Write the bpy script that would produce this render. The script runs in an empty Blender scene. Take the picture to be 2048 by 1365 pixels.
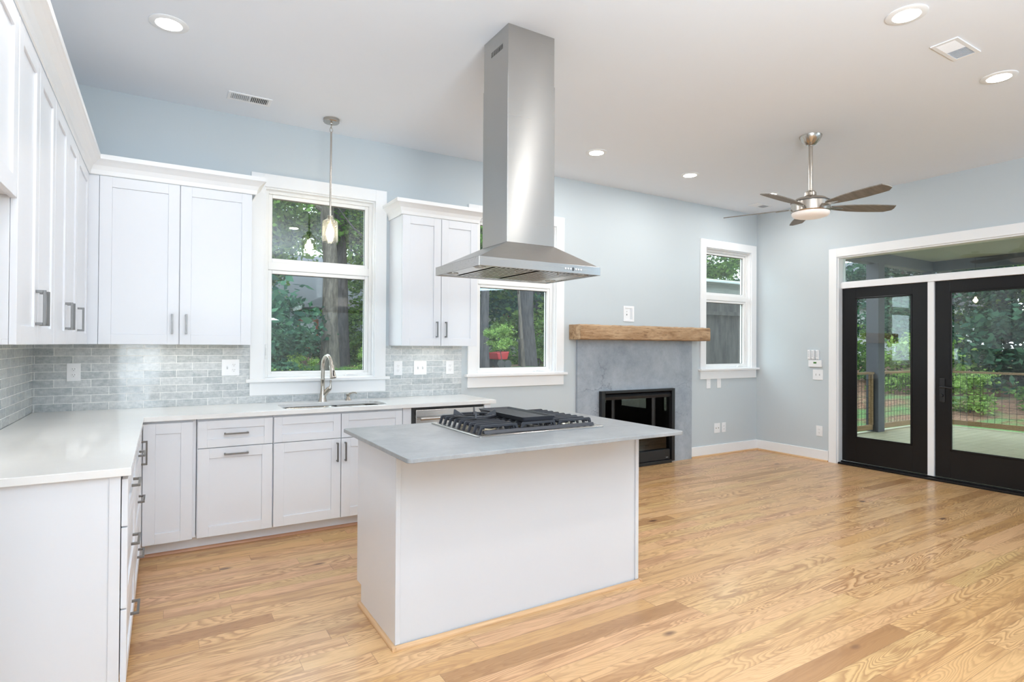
import bpy, bmesh, math, random
from mathutils import Vector, Matrix
random.seed(7)
scene = bpy.context.scene
COL = scene.collection
PI = math.pi

# ------------------------------------------------------------------ camera
def make_camera():
    cd = bpy.data.cameras.new('camera'); cam = bpy.data.objects.new('camera', cd); COL.objects.link(cam)
    yaw, pitch, roll = -0.5448, 0.008, 0.0059
    f = Vector((math.sin(-yaw)*math.cos(pitch), math.cos(yaw)*math.cos(pitch), math.sin(pitch)))
    r = Vector((math.cos(yaw), math.sin(yaw), 0)); u = r.cross(f)
    c, s = math.cos(roll), math.sin(roll)
    r2 = c*r + s*u; u2 = -s*r + c*u
    m = Matrix((r2, u2, -f)).transposed().to_4x4()
    m.translation = Vector((0.7521, -4.9538, 1.3808))
    cam.matrix_world = m
    cd.sensor_width = 36; cd.lens = 1151.0918/2048*36
    cd.clip_start = 0.05; cd.clip_end = 300
    scene.camera = cam
make_camera()

# ------------------------------------------------------------------ render look, sky, lights
scene.view_settings.view_transform = 'Standard'
scene.view_settings.look = 'None'
scene.view_settings.gamma = 1
scene.view_settings.use_curve_mapping = False
scene.view_settings.exposure = 0.35
cy = scene.cycles
cy.max_bounces = 10; cy.diffuse_bounces = 5; cy.glossy_bounces = 5; cy.transparent_max_bounces = 12
cy.caustics_reflective = False; cy.caustics_refractive = False
cy.sample_clamp_indirect = 6.0
cy.use_denoising = True
try: cy.use_light_tree = True
except Exception: pass

world = bpy.data.worlds.new('World'); scene.world = world; world.use_nodes = True
bg = world.node_tree.nodes['Background']
bg.inputs[0].default_value = (0.80, 0.92, 1.0, 1); bg.inputs[1].default_value = 4.8   # even, overcast sky

def area(name, loc, target, size, power, color=(1, 1, 1), sizey=None, shape='RECTANGLE'):
    ld = bpy.data.lights.new(name, 'AREA'); ld.energy = power; ld.color = color
    ld.shape = shape; ld.size = size
    if shape in ('RECTANGLE', 'ELLIPSE'): ld.size_y = sizey or size
    o = bpy.data.objects.new(name, ld); COL.objects.link(o); o.location = loc
    d = Vector(target) - Vector(loc)
    o.rotation_euler = d.to_track_quat('-Z', 'Y').to_euler()
    return o
# photographer's flash on a stand beside the camera (casts the hood, pendant and fan shadows)
area('photo_flash', (1.1, -5.25, 2.1), (3.9, -1.0, 3.0), 0.28, 9, (0.90, 0.96, 1.0))
# added fill light bounced off the ceiling behind the camera: broad soft light
area('bounce_fill', (1.9, -5.9, 1.9), (2.1, -5.5, 4.0), 0.9, 165, (0.80, 0.91, 1.0))
# added unseen fill panels in a daylight tint; the walls hold no windows here
area('cool_fill_high_side', (7.58, -5.4, 2.85), (3.6, -2.8, 3.0), 2.8, 42, (0.55, 0.79, 1.0), 0.45)  # added fill: cool glow on the right of the ceiling
area('cool_fill_left', (0.05, -6.5, 1.5), (3.0, -4.5, 1.3), 2.4, 70, (0.76, 0.89, 1.0), 1.7)  # added fill: lifts the island side and the left kitchen
area('cool_fill_rear', (6.3, -8.15, 1.6), (5.6, 0, 2.6), 2.2, 22, (0.66, 0.84, 1.0), 2.0)  # added fill: brightens the right-hand wall and ceiling from behind

# ------------------------------------------------------------------ node helpers
def new_mat(name):
    m = bpy.data.materials.new(name); m.use_nodes = True
    nt = m.node_tree; b = nt.nodes['Principled BSDF']
    return m, nt, b
def nd(nt, typ, props=None, **ins):
    n = nt.nodes.new(typ)
    for k, v in (props or {}).items(): setattr(n, k, v)
    for k, v in ins.items():
        key = int(k[1:]) if k[0] == 'i' and k[1:].isdigit() else k.replace('_', ' ')
        s = n.inputs[key]
        if hasattr(v, 'is_output') or isinstance(v, bpy.types.NodeSocket): nt.links.new(v, s)
        else: s.default_value = v
    return n
def mth(nt, op, a, b=0.0, c=0.0, clamp=False):
    n = nt.nodes.new('ShaderNodeMath'); n.operation = op; n.use_clamp = clamp
    for i, v in enumerate((a, b, c)):
        if isinstance(v, bpy.types.NodeSocket): nt.links.new(v, n.inputs[i])
        else: n.inputs[i].default_value = v
    return n.outputs[0]
def ramp(nt, fac, stops, interp='LINEAR'):
    n = nt.nodes.new('ShaderNodeValToRGB'); n.color_ramp.interpolation = interp
    e = n.color_ramp.elements
    while len(e) < len(stops): e.new(0.5)
    for i, (p, c) in enumerate(stops):
        e[i].position = p; e[i].color = c if len(c) == 4 else (*c, 1)
    nt.links.new(fac, n.inputs[0]); return n.outputs[0]
def mixc(nt, fac, a, b, mode='MIX'):
    n = nt.nodes.new('ShaderNodeMix'); n.data_type = 'RGBA'; n.blend_type = mode
    for i, v in ((0, fac), (6, a), (7, b)):
        if isinstance(v, bpy.types.NodeSocket): nt.links.new(v, n.inputs[i])
        else: n.inputs[i].default_value = v if i == 0 or len(v) == 4 else (*v, 1)
    return n.outputs[2]
def objcoord(nt): return nt.nodes.new('ShaderNodeTexCoord').outputs['Object']
def sep(nt, v):
    n = nt.nodes.new('ShaderNodeSeparateXYZ'); nt.links.new(v, n.inputs[0]); return n.outputs
def comb(nt, x, y, z=0.0):
    n = nt.nodes.new('ShaderNodeCombineXYZ')
    for i, v in enumerate((x, y, z)):
        if isinstance(v, bpy.types.NodeSocket): nt.links.new(v, n.inputs[i])
        else: n.inputs[i].default_value = v
    return n.outputs[0]
def noise(nt, vec, scale, detail=3, rough=0.5, dist=0.0):
    return nd(nt, 'ShaderNodeTexNoise', Vector=vec, Scale=scale, Detail=detail, Roughness=rough, Distortion=dist).outputs[0]
def bump(nt, b, h, strength=0.2, dist=0.01):
    n = nd(nt, 'ShaderNodeBump', Height=h, Strength=strength, Distance=dist)
    nt.links.new(n.outputs[0], b.inputs['Normal'])
def mapping(nt, v, scale=(1, 1, 1), loc=(0, 0, 0)):
    n = nt.nodes.new('ShaderNodeMapping'); nt.links.new(v, n.inputs[0])
    n.inputs['Scale'].default_value = scale; n.inputs['Location'].default_value = loc; return n.outputs[0]
def simple(name, col, rough=0.5, metal=0.0, var=0.02, scale=6, spec=None, coat=0.0):
    m, nt, b = new_mat(name)
    f = noise(nt, objcoord(nt), scale, 3)
    c2 = tuple(max(0, x*(1-var*2)) for x in col)
    nt.links.new(mixc(nt, f, col, c2), b.inputs['Base Color'])
    b.inputs['Roughness'].default_value = rough; b.inputs['Metallic'].default_value = metal
    if spec is not None: b.inputs['Specular IOR Level'].default_value = spec
    if coat: b.inputs['Coat Weight'].default_value = coat; b.inputs['Coat Roughness'].default_value = 0.1
    return m

# ------------------------------------------------------------------ materials
def mat_wall():
    m, nt, b = new_mat('pale_blue_wall_paint')
    f = noise(nt, objcoord(nt), 180, 2)
    b.inputs['Base Color'].default_value = (0.555, 0.61, 0.64, 1); b.inputs['Roughness'].default_value = 0.55
    bump(nt, b, f, 0.05, 0.002); return m
def mat_floor():
    m, nt, b = new_mat('oak_plank_floor')
    x, y, z = sep(nt, objcoord(nt))
    W = 0.105
    ry = mth(nt, 'DIVIDE', y, W); row = mth(nt, 'FLOOR', ry); fy = mth(nt, 'FRACT', ry)
    wr = nd(nt, 'ShaderNodeTexWhiteNoise', {'noise_dimensions': '1D'}, W=row)
    r1, r2, r3 = sep(nt, wr.outputs[1])
    L = mth(nt, 'MULTIPLY_ADD', r2, 1.1, 0.75)
    xs = mth(nt, 'DIVIDE', mth(nt, 'MULTIPLY_ADD', r1, 9.0, mth(nt, 'ADD', x, 40)), L)
    ix = mth(nt, 'FLOOR', xs); fx = mth(nt, 'FRACT', xs)
    wn = nd(nt, 'ShaderNodeTexWhiteNoise', {'noise_dimensions': '2D'}, Vector=comb(nt, row, ix))
    a1, a2, a3 = sep(nt, wn.outputs[1]); av = wn.outputs[0]
    base = ramp(nt, av, [(0.0, (0.60, 0.34, 0.13)), (0.12, (0.69, 0.415, 0.185)), (0.45, (0.72, 0.45, 0.215)), (0.7, (0.71, 0.41, 0.215)), (0.95, (0.68, 0.45, 0.195)), (1.0, (0.42, 0.22, 0.09))])
    px = mth(nt, 'MULTIPLY_ADD', a1, 37.0, x); py = mth(nt, 'MULTIPLY_ADD', a2, 11.0, y)
    # contour lines of a stretched smooth noise give the cathedral figure
    sm = noise(nt, comb(nt, mth(nt, 'MULTIPLY', px, 1.0), mth(nt, 'MULTIPLY', py, 7.0), a3), 1.0, 2.2, 0.42, 0.5)
    wob = noise(nt, comb(nt, mth(nt, 'MULTIPLY', px, 30), mth(nt, 'MULTIPLY', py, 60)), 1.0, 1)
    ph = mth(nt, 'MULTIPLY_ADD', sm, 30.0, mth(nt, 'MULTIPLY', wob, 0.35))
    fr = mth(nt, 'FRACT', ph)
    line = ramp(nt, fr, [(0.0, (1, 1, 1)), (0.18, (0.7, 0.7, 0.7)), (0.55, (0, 0, 0)), (0.82, (0.08, 0.08, 0.08)), (1.0, (1, 1, 1))])
    fig = mth(nt, 'MULTIPLY', line, mth(nt, 'MULTIPLY_ADD', a3, 0.65, 0.22))
    fine = noise(nt, comb(nt, mth(nt, 'MULTIPLY', px, 5), mth(nt, 'MULTIPLY', py, 260)), 1.0, 3, 0.6)
    fine = mth(nt, 'MULTIPLY', mth(nt, 'SUBTRACT', fine, 0.42, clamp=True), 0.9)
    c = mixc(nt, fig, base, (0.30, 0.13, 0.045))
    c = mixc(nt, mth(nt, 'MULTIPLY', fine, 1.0, clamp=True), c, (0.44, 0.24, 0.10))
    # brown streaks and knots
    st = noise(nt, comb(nt, mth(nt, 'MULTIPLY', px, 1.6), mth(nt, 'MULTIPLY', py, 14)), 1.0, 3, 0.6, 0.6)
    st = ramp(nt, st, [(0.50, (0, 0, 0)), (0.66, (1, 1, 1))])
    c = mixc(nt, mth(nt, 'MULTIPLY', st, 0.70), c, (0.34, 0.165, 0.065))
    vo = nd(nt, 'ShaderNodeTexVoronoi', Vector=comb(nt, mth(nt, 'MULTIPLY', px, 1.9), mth(nt, 'MULTIPLY', py, 4.2)), Scale=1.0)
    kr = sep(nt, vo.outputs['Color'])[0]
    kk = mth(nt, 'MULTIPLY', ramp(nt, vo.outputs['Distance'], [(0.05, (1, 1, 1)), (0.11, (0, 0, 0))]), mth(nt, 'GREATER_THAN', kr, 0.55))
    c = mixc(nt, mth(nt, 'MULTIPLY', kk, 0.85), c, (0.10, 0.035, 0.018))
    ey = mth(nt, 'MINIMUM', fy, mth(nt, 'SUBTRACT', 1.0, fy))
    ex = mth(nt, 'MULTIPLY', mth(nt, 'MINIMUM', fx, mth(nt, 'SUBTRACT', 1.0, fx)), 11.0)
    e = mth(nt, 'MINIMUM', ey, ex)
    seam = ramp(nt, e, [(0.004, (1, 1, 1)), (0.014, (0, 0, 0))])
    c = mixc(nt, mth(nt, 'MULTIPLY', seam, 0.7), c, (0.20, 0.095, 0.04))
    nt.links.new(c, b.inputs['Base Color'])
    b.inputs['Roughness'].default_value = 0.34
    b.inputs['Coat Weight'].default_value = 0.22; b.inputs['Coat Roughness'].default_value = 0.14
    bump(nt, b, mth(nt, 'SUBTRACT', 1.0, mth(nt, 'ADD', mth(nt, 'MULTIPLY', seam, 0.8), mth(nt, 'MULTIPLY', fig, 0.2))), 0.12, 0.003)
    return m
def mat_tile(axis):
    m, nt, b = new_mat('grey_glass_subway_tile')
    x, y, z = sep(nt, objcoord(nt))
    h = x if axis == 'x' else y
    v = comb(nt, mth(nt, 'ADD', h, 0.086 if axis == 'x' else 4.05), mth(nt, 'SUBTRACT', z, 0.9125 - 0.0542*4))
    br = nd(nt, 'ShaderNodeTexBrick', {'offset': 0.5, 'offset_frequency': 2}, Vector=v, Color1=(0, 0, 0, 1), Color2=(1, 1, 1, 1), Mortar=(0.5, 0.5, 0.5, 1), Scale=1.0, Mortar_Size=0.0016, Mortar_Smooth=0.1, Brick_Width=0.2055, Row_Height=0.0542)
    n1 = noise(nt, comb(nt, mth(nt, 'MULTIPLY', h, 30), mth(nt, 'MULTIPLY', z, 45), br.outputs[0]), 1.0, 4, 0.65)
    n2 = noise(nt, comb(nt, mth(nt, 'MULTIPLY', h, 260), mth(nt, 'MULTIPLY', z, 30)), 1.0, 2, 0.5)
    n3 = noise(nt, comb(nt, mth(nt, 'MULTIPLY', h, 30), mth(nt, 'MULTIPLY', z, 300)), 1.0, 2, 0.5)
    f = mth(nt, 'ADD', mth(nt, 'MULTIPLY', n1, 0.55), mth(nt, 'ADD', mth(nt, 'MULTIPLY', n2, 0.22), mth(nt, 'MULTIPLY', n3, 0.22)))
    f = mth(nt, 'ADD', f, mth(nt, 'MULTIPLY', mth(nt, 'SUBTRACT', br.outputs[0], 0.5), 0.16))
    c = ramp(nt, f, [(0.33, (0.34, 0.375, 0.395)), (0.52, (0.53, 0.56, 0.57)), (0.68, (0.68, 0.70, 0.705))])
    c = mixc(nt, br.outputs['Fac'], c, (0.86, 0.86, 0.84))
    nt.links.new(c, b.inputs['Base Color'])
    nt.links.new(ramp(nt, br.outputs['Fac'], [(0, (0.07, 0.07, 0.07)), (1, (0.6, 0.6, 0.6))]), b.inputs['Roughness'])
    bump(nt, b, mth(nt, 'SUBTRACT', 1.0, br.outputs['Fac']), 0.25, 0.002)
    return m
def mat_stone(name, c0, c1, cracks=False, sc=1.0, rough=0.4):
    m, nt, b = new_mat(name)
    co = objcoord(nt)
    n1 = noise(nt, co, 2.2*sc, 8, 0.62, 0.4); n2 = noise(nt, co, 14*sc, 6, 0.7); n3 = noise(nt, co, 160, 2)
    f = mth(nt, 'ADD', mth(nt, 'MULTIPLY', n1, 0.6), mth(nt, 'ADD', mth(nt, 'MULTIPLY', n2, 0.28), mth(nt, 'MULTIPLY', n3, 0.12)))
    c = ramp(nt, f, [(0.36, c0), (0.64, c1)])
    if cracks:
        w = noise(nt, co, 3.0, 6, 0.7)
        cv = mapping(nt, co, (0.55, 1, 1.15))
        vv = nd(nt, 'ShaderNodeVectorMath', {'operation': 'ADD'}, i0=cv, i1=comb(nt, mth(nt, 'MULTIPLY', w, 0.5), 0.0, mth(nt, 'MULTIPLY', n1, 0.6)))
        vo = nd(nt, 'ShaderNodeTexVoronoi', {'feature': 'DISTANCE_TO_EDGE'}, Vector=vv.outputs[0], Scale=1.35)
        gate = ramp(nt, noise(nt, mapping(nt, co, (1, 1, 1), (3, 0, 7)), 1.7, 2), [(0.46, (0, 0, 0)), (0.56, (1, 1, 1))])
        cr = mth(nt, 'MULTIPLY', ramp(nt, vo.outputs[0], [(0.0, (1, 1, 1)), (0.010, (0, 0, 0))]), gate)
        c = mixc(nt, mth(nt, 'MULTIPLY', cr, 0.6), c, tuple(x*0.42 for x in c0))
        cl = ramp(nt, noise(nt, mapping(nt, co, (1, 1, 1), (9, 4, 2)), 6, 8, 0.75, 1.2), [(0.60, (0, 0, 0)), (0.70, (1, 1, 1))])
        c = mixc(nt, mth(nt, 'MULTIPLY', cl, 0.28), c, tuple(min(1, x*1.35) for x in c1))
    nt.links.new(c, b.inputs['Base Color']); b.inputs['Roughness'].default_value = rough
    bump(nt, b, n2, 0.05, 0.002); return m
def mat_metal(name, col, rough=0.3, aniso=0.0, axis='x', streak=0.08):
    m, nt, b = new_mat(name)
    co = objcoord(nt)
    sc = {'x': (3, 220, 220), 'y': (220, 3, 220), 'z': (220, 220, 3)}[axis]
    n = noise(nt, mapping(nt, co, sc), 1.0, 2)
    sm = noise(nt, co, 5, 4, 0.7)
    nt.links.new(mixc(nt, sm, col, tuple(x*0.9 for x in col)), b.inputs['Base Color'])
    nt.links.new(mth(nt, 'MULTIPLY_ADD', n, streak, rough - streak/2), b.inputs['Roughness'])
    b.inputs['Metallic'].default_value = 1.0
    if aniso:      # brushing runs sideways, so highlights stretch upright
        b.inputs['Anisotropic'].default_value = aniso
        nt.links.new(comb(nt, 0.0, 0.0, 1.0), b.inputs['Tangent'])
    return m
def mat_mantel():
    m, nt, b = new_mat('rough_pine_beam')
    x, y, z = sep(nt, objcoord(nt))
    v = comb(nt, mth(nt, 'MULTIPLY', x, 2.2), mth(nt, 'MULTIPLY', y, 16), mth(nt, 'MULTIPLY', z, 16))
    n1 = noise(nt, v, 1.0, 6, 0.65, 0.8)
    n2 = noise(nt, comb(nt, mth(nt, 'MULTIPLY', x, 9), mth(nt, 'MULTIPLY', y, 70), mth(nt, 'MULTIPLY', z, 70)), 1.0, 4, 0.7)
    c = ramp(nt, n1, [(0.30, (0.16, 0.085, 0.038)), (0.43, (0.36, 0.215, 0.11)), (0.60, (0.52, 0.35, 0.205)), (0.75, (0.38, 0.245, 0.145))])
    c = mixc(nt, mth(nt, 'MULTIPLY', ramp(nt, n2, [(0.55, (0, 0, 0)), (0.66, (1, 1, 1))]), 0.7), c, (0.12, 0.06, 0.028))
    vo = nd(nt, 'ShaderNodeTexVoronoi', Vector=comb(nt, mth(nt, 'MULTIPLY', x, 3.6), mth(nt, 'MULTIPLY', y, 9), mth(nt, 'MULTIPLY', z, 9)), Scale=1.0)
    kn = ramp(nt, vo.outputs['Distance'], [(0.05, (1, 1, 1)), (0.16, (0, 0, 0))])
    c = mixc(nt, mth(nt, 'MULTIPLY', kn, 0.55), c, (0.12, 0.05, 0.025))
    nt.links.new(c, b.inputs['Base Color']); b.inputs['Roughness'].default_value = 0.65
    bump(nt, b, mth(nt, 'ADD', n1, mth(nt, 'MULTIPLY', n2, 0.5)), 0.5, 0.008); return m
def mat_wood(name, c0, c1, axis='x', rough=0.5, freq=60):
    m, nt, b = new_mat(name)
    sc = {'x': (2.5, freq, freq), 'y': (freq, 2.5, freq), 'z': (freq, freq, 2.5)}[axis]
    n = noise(nt, mapping(nt, objcoord(nt), sc), 1.0, 4, 0.6, 0.3)
    nt.links.new(ramp(nt, n, [(0.3, c0), (0.7, c1)]), b.inputs['Base Color']); b.inputs['Roughness'].default_value = rough
    bump(nt, b, n, 0.1, 0.003); return m
def mat_glass(name, tint=(0.94, 0.97, 0.96), ior=1.5, boost=1.0, rough=0.0):
    m = bpy.data.materials.new(name); m.use_nodes = True; nt = m.node_tree; nt.nodes.clear()
    out = nt.nodes.new('ShaderNodeOutputMaterial')
    t = nd(nt, 'ShaderNodeBsdfTransparent', Color=(*tint, 1)); g = nd(nt, 'ShaderNodeBsdfGlossy', Color=(1, 1, 1, 1), Roughness=rough)
    bf = nt.nodes.new('ShaderNodeNewGeometry').outputs['Backfacing']
    fr = nd(nt, 'ShaderNodeFresnel', IOR=mth(nt, 'MULTIPLY_ADD', bf, 1.0/ior - ior, ior))   # same reflectance from both faces
    fac = mth(nt, 'MULTIPLY', fr.outputs[0], boost, clamp=True)
    mx = nt.nodes.new('ShaderNodeMixShader')
    nt.links.new(fac, mx.inputs[0]); nt.links.new(t.outputs[0], mx.inputs[1]); nt.links.new(g.outputs[0], mx.inputs[2])
    nt.links.new(mx.outputs[0], out.inputs[0]); return m
def mat_seeded():
    m = bpy.data.materials.new('seeded_glass'); m.use_nodes = True; nt = m.node_tree; nt.nodes.clear()
    out = nt.nodes.new('ShaderNodeOutputMaterial')
    vo = nd(nt, 'ShaderNodeTexVoronoi', Vector=objcoord(nt), Scale=130.0)
    seeds = ramp(nt, vo.outputs['Distance'], [(0.12, (1, 1, 1)), (0.26, (0, 0, 0))])
    bp = nd(nt, 'ShaderNodeBump', Height=seeds, Strength=0.6, Distance=0.002)
    t = nd(nt, 'ShaderNodeBsdfTransparent', Color=(0.95, 0.94, 0.90, 1)); g = nd(nt, 'ShaderNodeBsdfGlossy', Roughness=0.05, Normal=bp.outputs[0])
    bf = nt.nodes.new('ShaderNodeNewGeometry').outputs['Backfacing']
    fr = nd(nt, 'ShaderNodeFresnel', IOR=mth(nt, 'MULTIPLY_ADD', bf, 1.0/1.5 - 1.5, 1.5))
    fac = mth(nt, 'MULTIPLY_ADD', seeds, 0.10, mth(nt, 'MULTIPLY', fr.outputs[0], 1.5), clamp=True)
    mx = nt.nodes.new('ShaderNodeMixShader')
    nt.links.new(fac, mx.inputs[0]); nt.links.new(t.outputs[0], mx.inputs[1]); nt.links.new(g.outputs[0], mx.inputs[2])
    tr = nd(nt, 'ShaderNodeBsdfTranslucent', Color=(0.95, 0.93, 0.88, 1))
    m2 = nt.nodes.new('ShaderNodeMixShader')
    nt.links.new(mth(nt, 'MULTIPLY_ADD', seeds, 0.16, 0.03), m2.inputs[0]); nt.links.new(mx.outputs[0], m2.inputs[1]); nt.links.new(tr.outputs[0], m2.inputs[2])
    nt.links.new(m2.outputs[0], out.inputs[0]); return m
def mat_emit(name, col, strength):
    m, nt, b = new_mat(name)
    b.inputs['Base Color'].default_value = (*col, 1)
    b.inputs['Emission Color'].default_value = (*col, 1); b.inputs['Emission Strength'].default_value = strength
    return m
def mat_leaf(name, dark, light):
    m, nt, b = new_mat(name)
    g = nt.nodes.new('ShaderNodeNewGeometry')
    f = g.outputs['Random Per Island']
    c = ramp(nt, f, [(0.0, dark), (0.6, tuple((a+b_)/2 for a, b_ in zip(dark, light))), (1.0, light)])
    out = nt.nodes['Material Output']
    d = nd(nt, 'ShaderNodeBsdfDiffuse', Color=c); t = nd(nt, 'ShaderNodeBsdfTranslucent', Color=c)
    mx = nd(nt, 'ShaderNodeMixShader', i0=0.42); nt.links.new(d.outputs[0], mx.inputs[1]); nt.links.new(t.outputs[0], mx.inputs[2])
    nt.links.new(mx.outputs[0], out.inputs[0]); return m
def mat_bark(name, c0, c1):
    m, nt, b = new_mat(name)
    n = noise(nt, mapping(nt, objcoord(nt), (14, 14, 3)), 1.0, 6, 0.7, 0.6)
    nt.links.new(ramp(nt, n, [(0.35, c0), (0.65, c1)]), b.inputs['Base Color']); b.inputs['Roughness'].default_value = 0.9
    bump(nt, b, n, 0.8, 0.03); return m
def mat_ground():
    m, nt, b = new_mat('leaf_litter_and_groundcover')
    co = objcoord(nt)
    n1 = noise(nt, co, 9, 6, 0.75); n2 = noise(nt, co, 0.35, 3, 0.6); n3 = noise(nt, co, 30, 4, 0.8)
    br = ramp(nt, mth(nt, 'ADD', mth(nt, 'MULTIPLY', n1, 0.5), mth(nt, 'MULTIPLY', n3, 0.5)), [(0.38, (0.05, 0.025, 0.016)), (0.5, (0.20, 0.10, 0.06)), (0.62, (0.42, 0.27, 0.19))])
    gr = ramp(nt, n3, [(0.35, (0.035, 0.09, 0.03)), (0.65, (0.16, 0.30, 0.10))])
    g = ramp(nt, mth(nt, 'ADD', n2, mth(nt, 'MULTIPLY', mth(nt, 'SUBTRACT', n1, 0.5), 0.25)), [(0.50, (0, 0, 0)), (0.58, (1, 1, 1))])
    nt.links.new(mixc(nt, g, br, gr), b.inputs['Base Color']); b.inputs['Roughness'].default_value = 0.95
    bump(nt, b, n1, 0.6, 0.05); return m
def mat_siding(name, c0, pitch=0.13):
    m, nt, b = new_mat(name)
    x, y, z = sep(nt, objcoord(nt))
    fz = mth(nt, 'FRACT', mth(nt, 'DIVIDE', z, pitch))
    gap = ramp(nt, fz, [(0.0, (1, 1, 1)), (0.09, (0, 0, 0))])
    n = noise(nt, objcoord(nt), 2, 3)
    c = mixc(nt, n, c0, tuple(v*0.85 for v in c0))
    nt.links.new(mixc(nt, gap, c, tuple(v*0.45 for v in c0)), b.inputs['Base Color']); b.inputs['Roughness'].default_value = 0.7
    bump(nt, b, mth(nt, 'SUBTRACT', 1.0, fz), 0.5, 0.02); return m

M = {}
M['wall'] = mat_wall()
M['ceiling'] = simple('white_ceiling_paint', (0.83, 0.87, 0.93), 0.7, var=0.005)
M['trim'] = simple('white_trim_paint', (0.88, 0.89, 0.90), 0.35, var=0.008)
M['cab'] = simple('white_cabinet_lacquer', (0.80, 0.82, 0.86), 0.30, var=0.006)
M['panel'] = simple('toned_down_cabinet_white', (0.69, 0.71, 0.745), 0.32, var=0.006)  # cabinet white darkened to offset strong light on the island front
M['cabin'] = simple('cabinet_interior_birch', (0.80, 0.68, 0.48), 0.5, var=0.05)
M['gapdark'] = simple('dark_gap', (0.03, 0.03, 0.035), 0.9)
M['floor'] = mat_floor()
M['tile_x'] = mat_tile('x'); M['tile_y'] = mat_tile('y')
M['quartz'] = mat_stone('white_quartz', (0.86, 0.86, 0.85), (0.90, 0.90, 0.89), rough=0.05)
M['greyquartz'] = mat_stone('concrete_grey_quartz', (0.26, 0.272, 0.28), (0.39, 0.40, 0.405), sc=2.0, rough=0.33)
M['fireslab'] = mat_stone('grey_stone_slab', (0.245, 0.285, 0.335), (0.44, 0.485, 0.535), cracks=True, rough=0.45)
M['steel'] = mat_metal('brushed_stainless', (0.56, 0.55, 0.535), 0.27, 0.6, 'x', 0.03)
M['steel_v'] = mat_metal('brushed_stainless_upright', (0.53, 0.52, 0.50), 0.27, 0.95, 'x', 0.015)
M['steel_plain'] = mat_metal('stainless_bowl_filter', (0.62, 0.61, 0.58), 0.25, 0, 'y')  # even stainless tone for the sink bowls and hood underside
M['nickel'] = mat_metal('brushed_nickel', (0.55, 0.51, 0.46), 0.24, 0, 'z', 0.05)
M['pull'] = mat_metal('nickel_bar_pull', (0.23, 0.225, 0.22), 0.36, 0, 'z', 0.05)
M['iron'] = simple('cast_iron', (0.035, 0.037, 0.046), 0.42, 0.0, 0.1, 60, spec=0.6)
M['griddle'] = simple('griddle_surface', (0.10, 0.105, 0.11), 0.38, 0.3, 0.2, 40)
M['brass'] = mat_metal('burner_brass', (0.80, 0.72, 0.55), 0.3)
M['black'] = simple('black_painted_frame', (0.010, 0.0095, 0.010), 0.28, 0, 0.1, 4, spec=0.28)
M['blackmetal'] = simple('black_powder_coat', (0.010, 0.011, 0.013), 0.38, 0.0, 0.1, 20)
M['firebrick'] = simple('dark_firebrick', (0.05, 0.035, 0.03), 0.9, 0, 0.4, 9)
M['ember'] = simple('glass_ember_chips', (0.42, 0.33, 0.22), 0.4, 0, 0.5, 60)
M['mantel'] = mat_mantel()
M['shoe'] = mat_wood('oak_shoe_mould', (0.52, 0.30, 0.15), (0.74, 0.48, 0.26), 'x', 0.4)
M['shoe_y'] = mat_wood('oak_shoe_mould_y', (0.52, 0.30, 0.15), (0.74, 0.48, 0.26), 'y', 0.4)
M['shoe_dark'] = mat_wood('red_oak_shoe_mould', (0.36, 0.17, 0.09), (0.55, 0.29, 0.17), 'x', 0.4)
M['blade'] = mat_wood('driftwood_blade', (0.15, 0.135, 0.115), (0.24, 0.215, 0.185), 'x', 0.5, 30)
M['frosted'] = mat_emit('frosted_glass_diffuser', (0.86, 0.80, 0.76), 0.15)
M['glass'] = mat_glass('window_glass', boost=1.25)
M['fireglass'] = mat_glass('fireplace_glass', (0.22, 0.22, 0.22), boost=1.2)
M['seeded'] = mat_seeded()
M['can'] = mat_emit('can_light_lens', (1.0, 0.97, 0.92), 14)
M['filament'] = mat_emit('lit_filament_bulb', (1.0, 0.90, 0.72), 22)
M['led'] = mat_emit('undercabinet_led', (1.0, 0.98, 0.93), 5)
M['plastic'] = simple('white_plastic', (0.86, 0.87, 0.89), 0.28, var=0.004)
M['slot'] = simple('slot_dark', (0.06, 0.06, 0.06), 0.6)
M['greyplastic'] = simple('light_grey_button', (0.55, 0.57, 0.60), 0.5)
M['lcd'] = simple('green_lcd', (0.06, 0.22, 0.04), 0.3)
M['vinyl'] = simple('white_vinyl', (0.87, 0.87, 0.86), 0.3, var=0.004)
M['cedar'] = mat_wood('treated_rail_timber', (0.20, 0.12, 0.055), (0.34, 0.22, 0.11), 'x', 0.7)
M['deck'] = mat_wood('pale_deck_boards', (0.46, 0.44, 0.31), (0.62, 0.59, 0.43), 'y', 0.6, 9)
M['greypost'] = simple('charcoal_porch_paint', (0.085, 0.09, 0.105), 0.6, var=0.05)
M['porchceil'] = simple('porch_ceiling_board', (0.46, 0.44, 0.41), 0.6, var=0.05)
M['wire'] = simple('black_wire_mesh', (0.02, 0.02, 0.02), 0.5)
M['ground'] = mat_ground()
M['leafA'] = mat_leaf('leaf_mid_green', (0.035, 0.085, 0.03), (0.20, 0.36, 0.09))
M['leafB'] = mat_leaf('leaf_blue_green', (0.02, 0.06, 0.045), (0.10, 0.22, 0.13))
M['leafC'] = mat_leaf('leaf_fresh_green', (0.10, 0.20, 0.04), (0.36, 0.52, 0.15))
M['bark'] = mat_bark('grey_brown_bark', (0.045, 0.038, 0.034), (0.17, 0.145, 0.125))
M['barkd'] = mat_bark('dark_bark', (0.03, 0.026, 0.03), (0.10, 0.09, 0.095))
M['siding'] = mat_siding('grey_white_siding', (0.42, 0.50, 0.55))
M['sidingY'] = mat_siding('cream_siding', (0.62, 0.64, 0.55))
M['sidingW'] = mat_siding('white_siding', (0.75, 0.80, 0.84))
M['roof'] = mat_siding('dark_shingle_roof', (0.075, 0.078, 0.10), 0.09)
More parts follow.
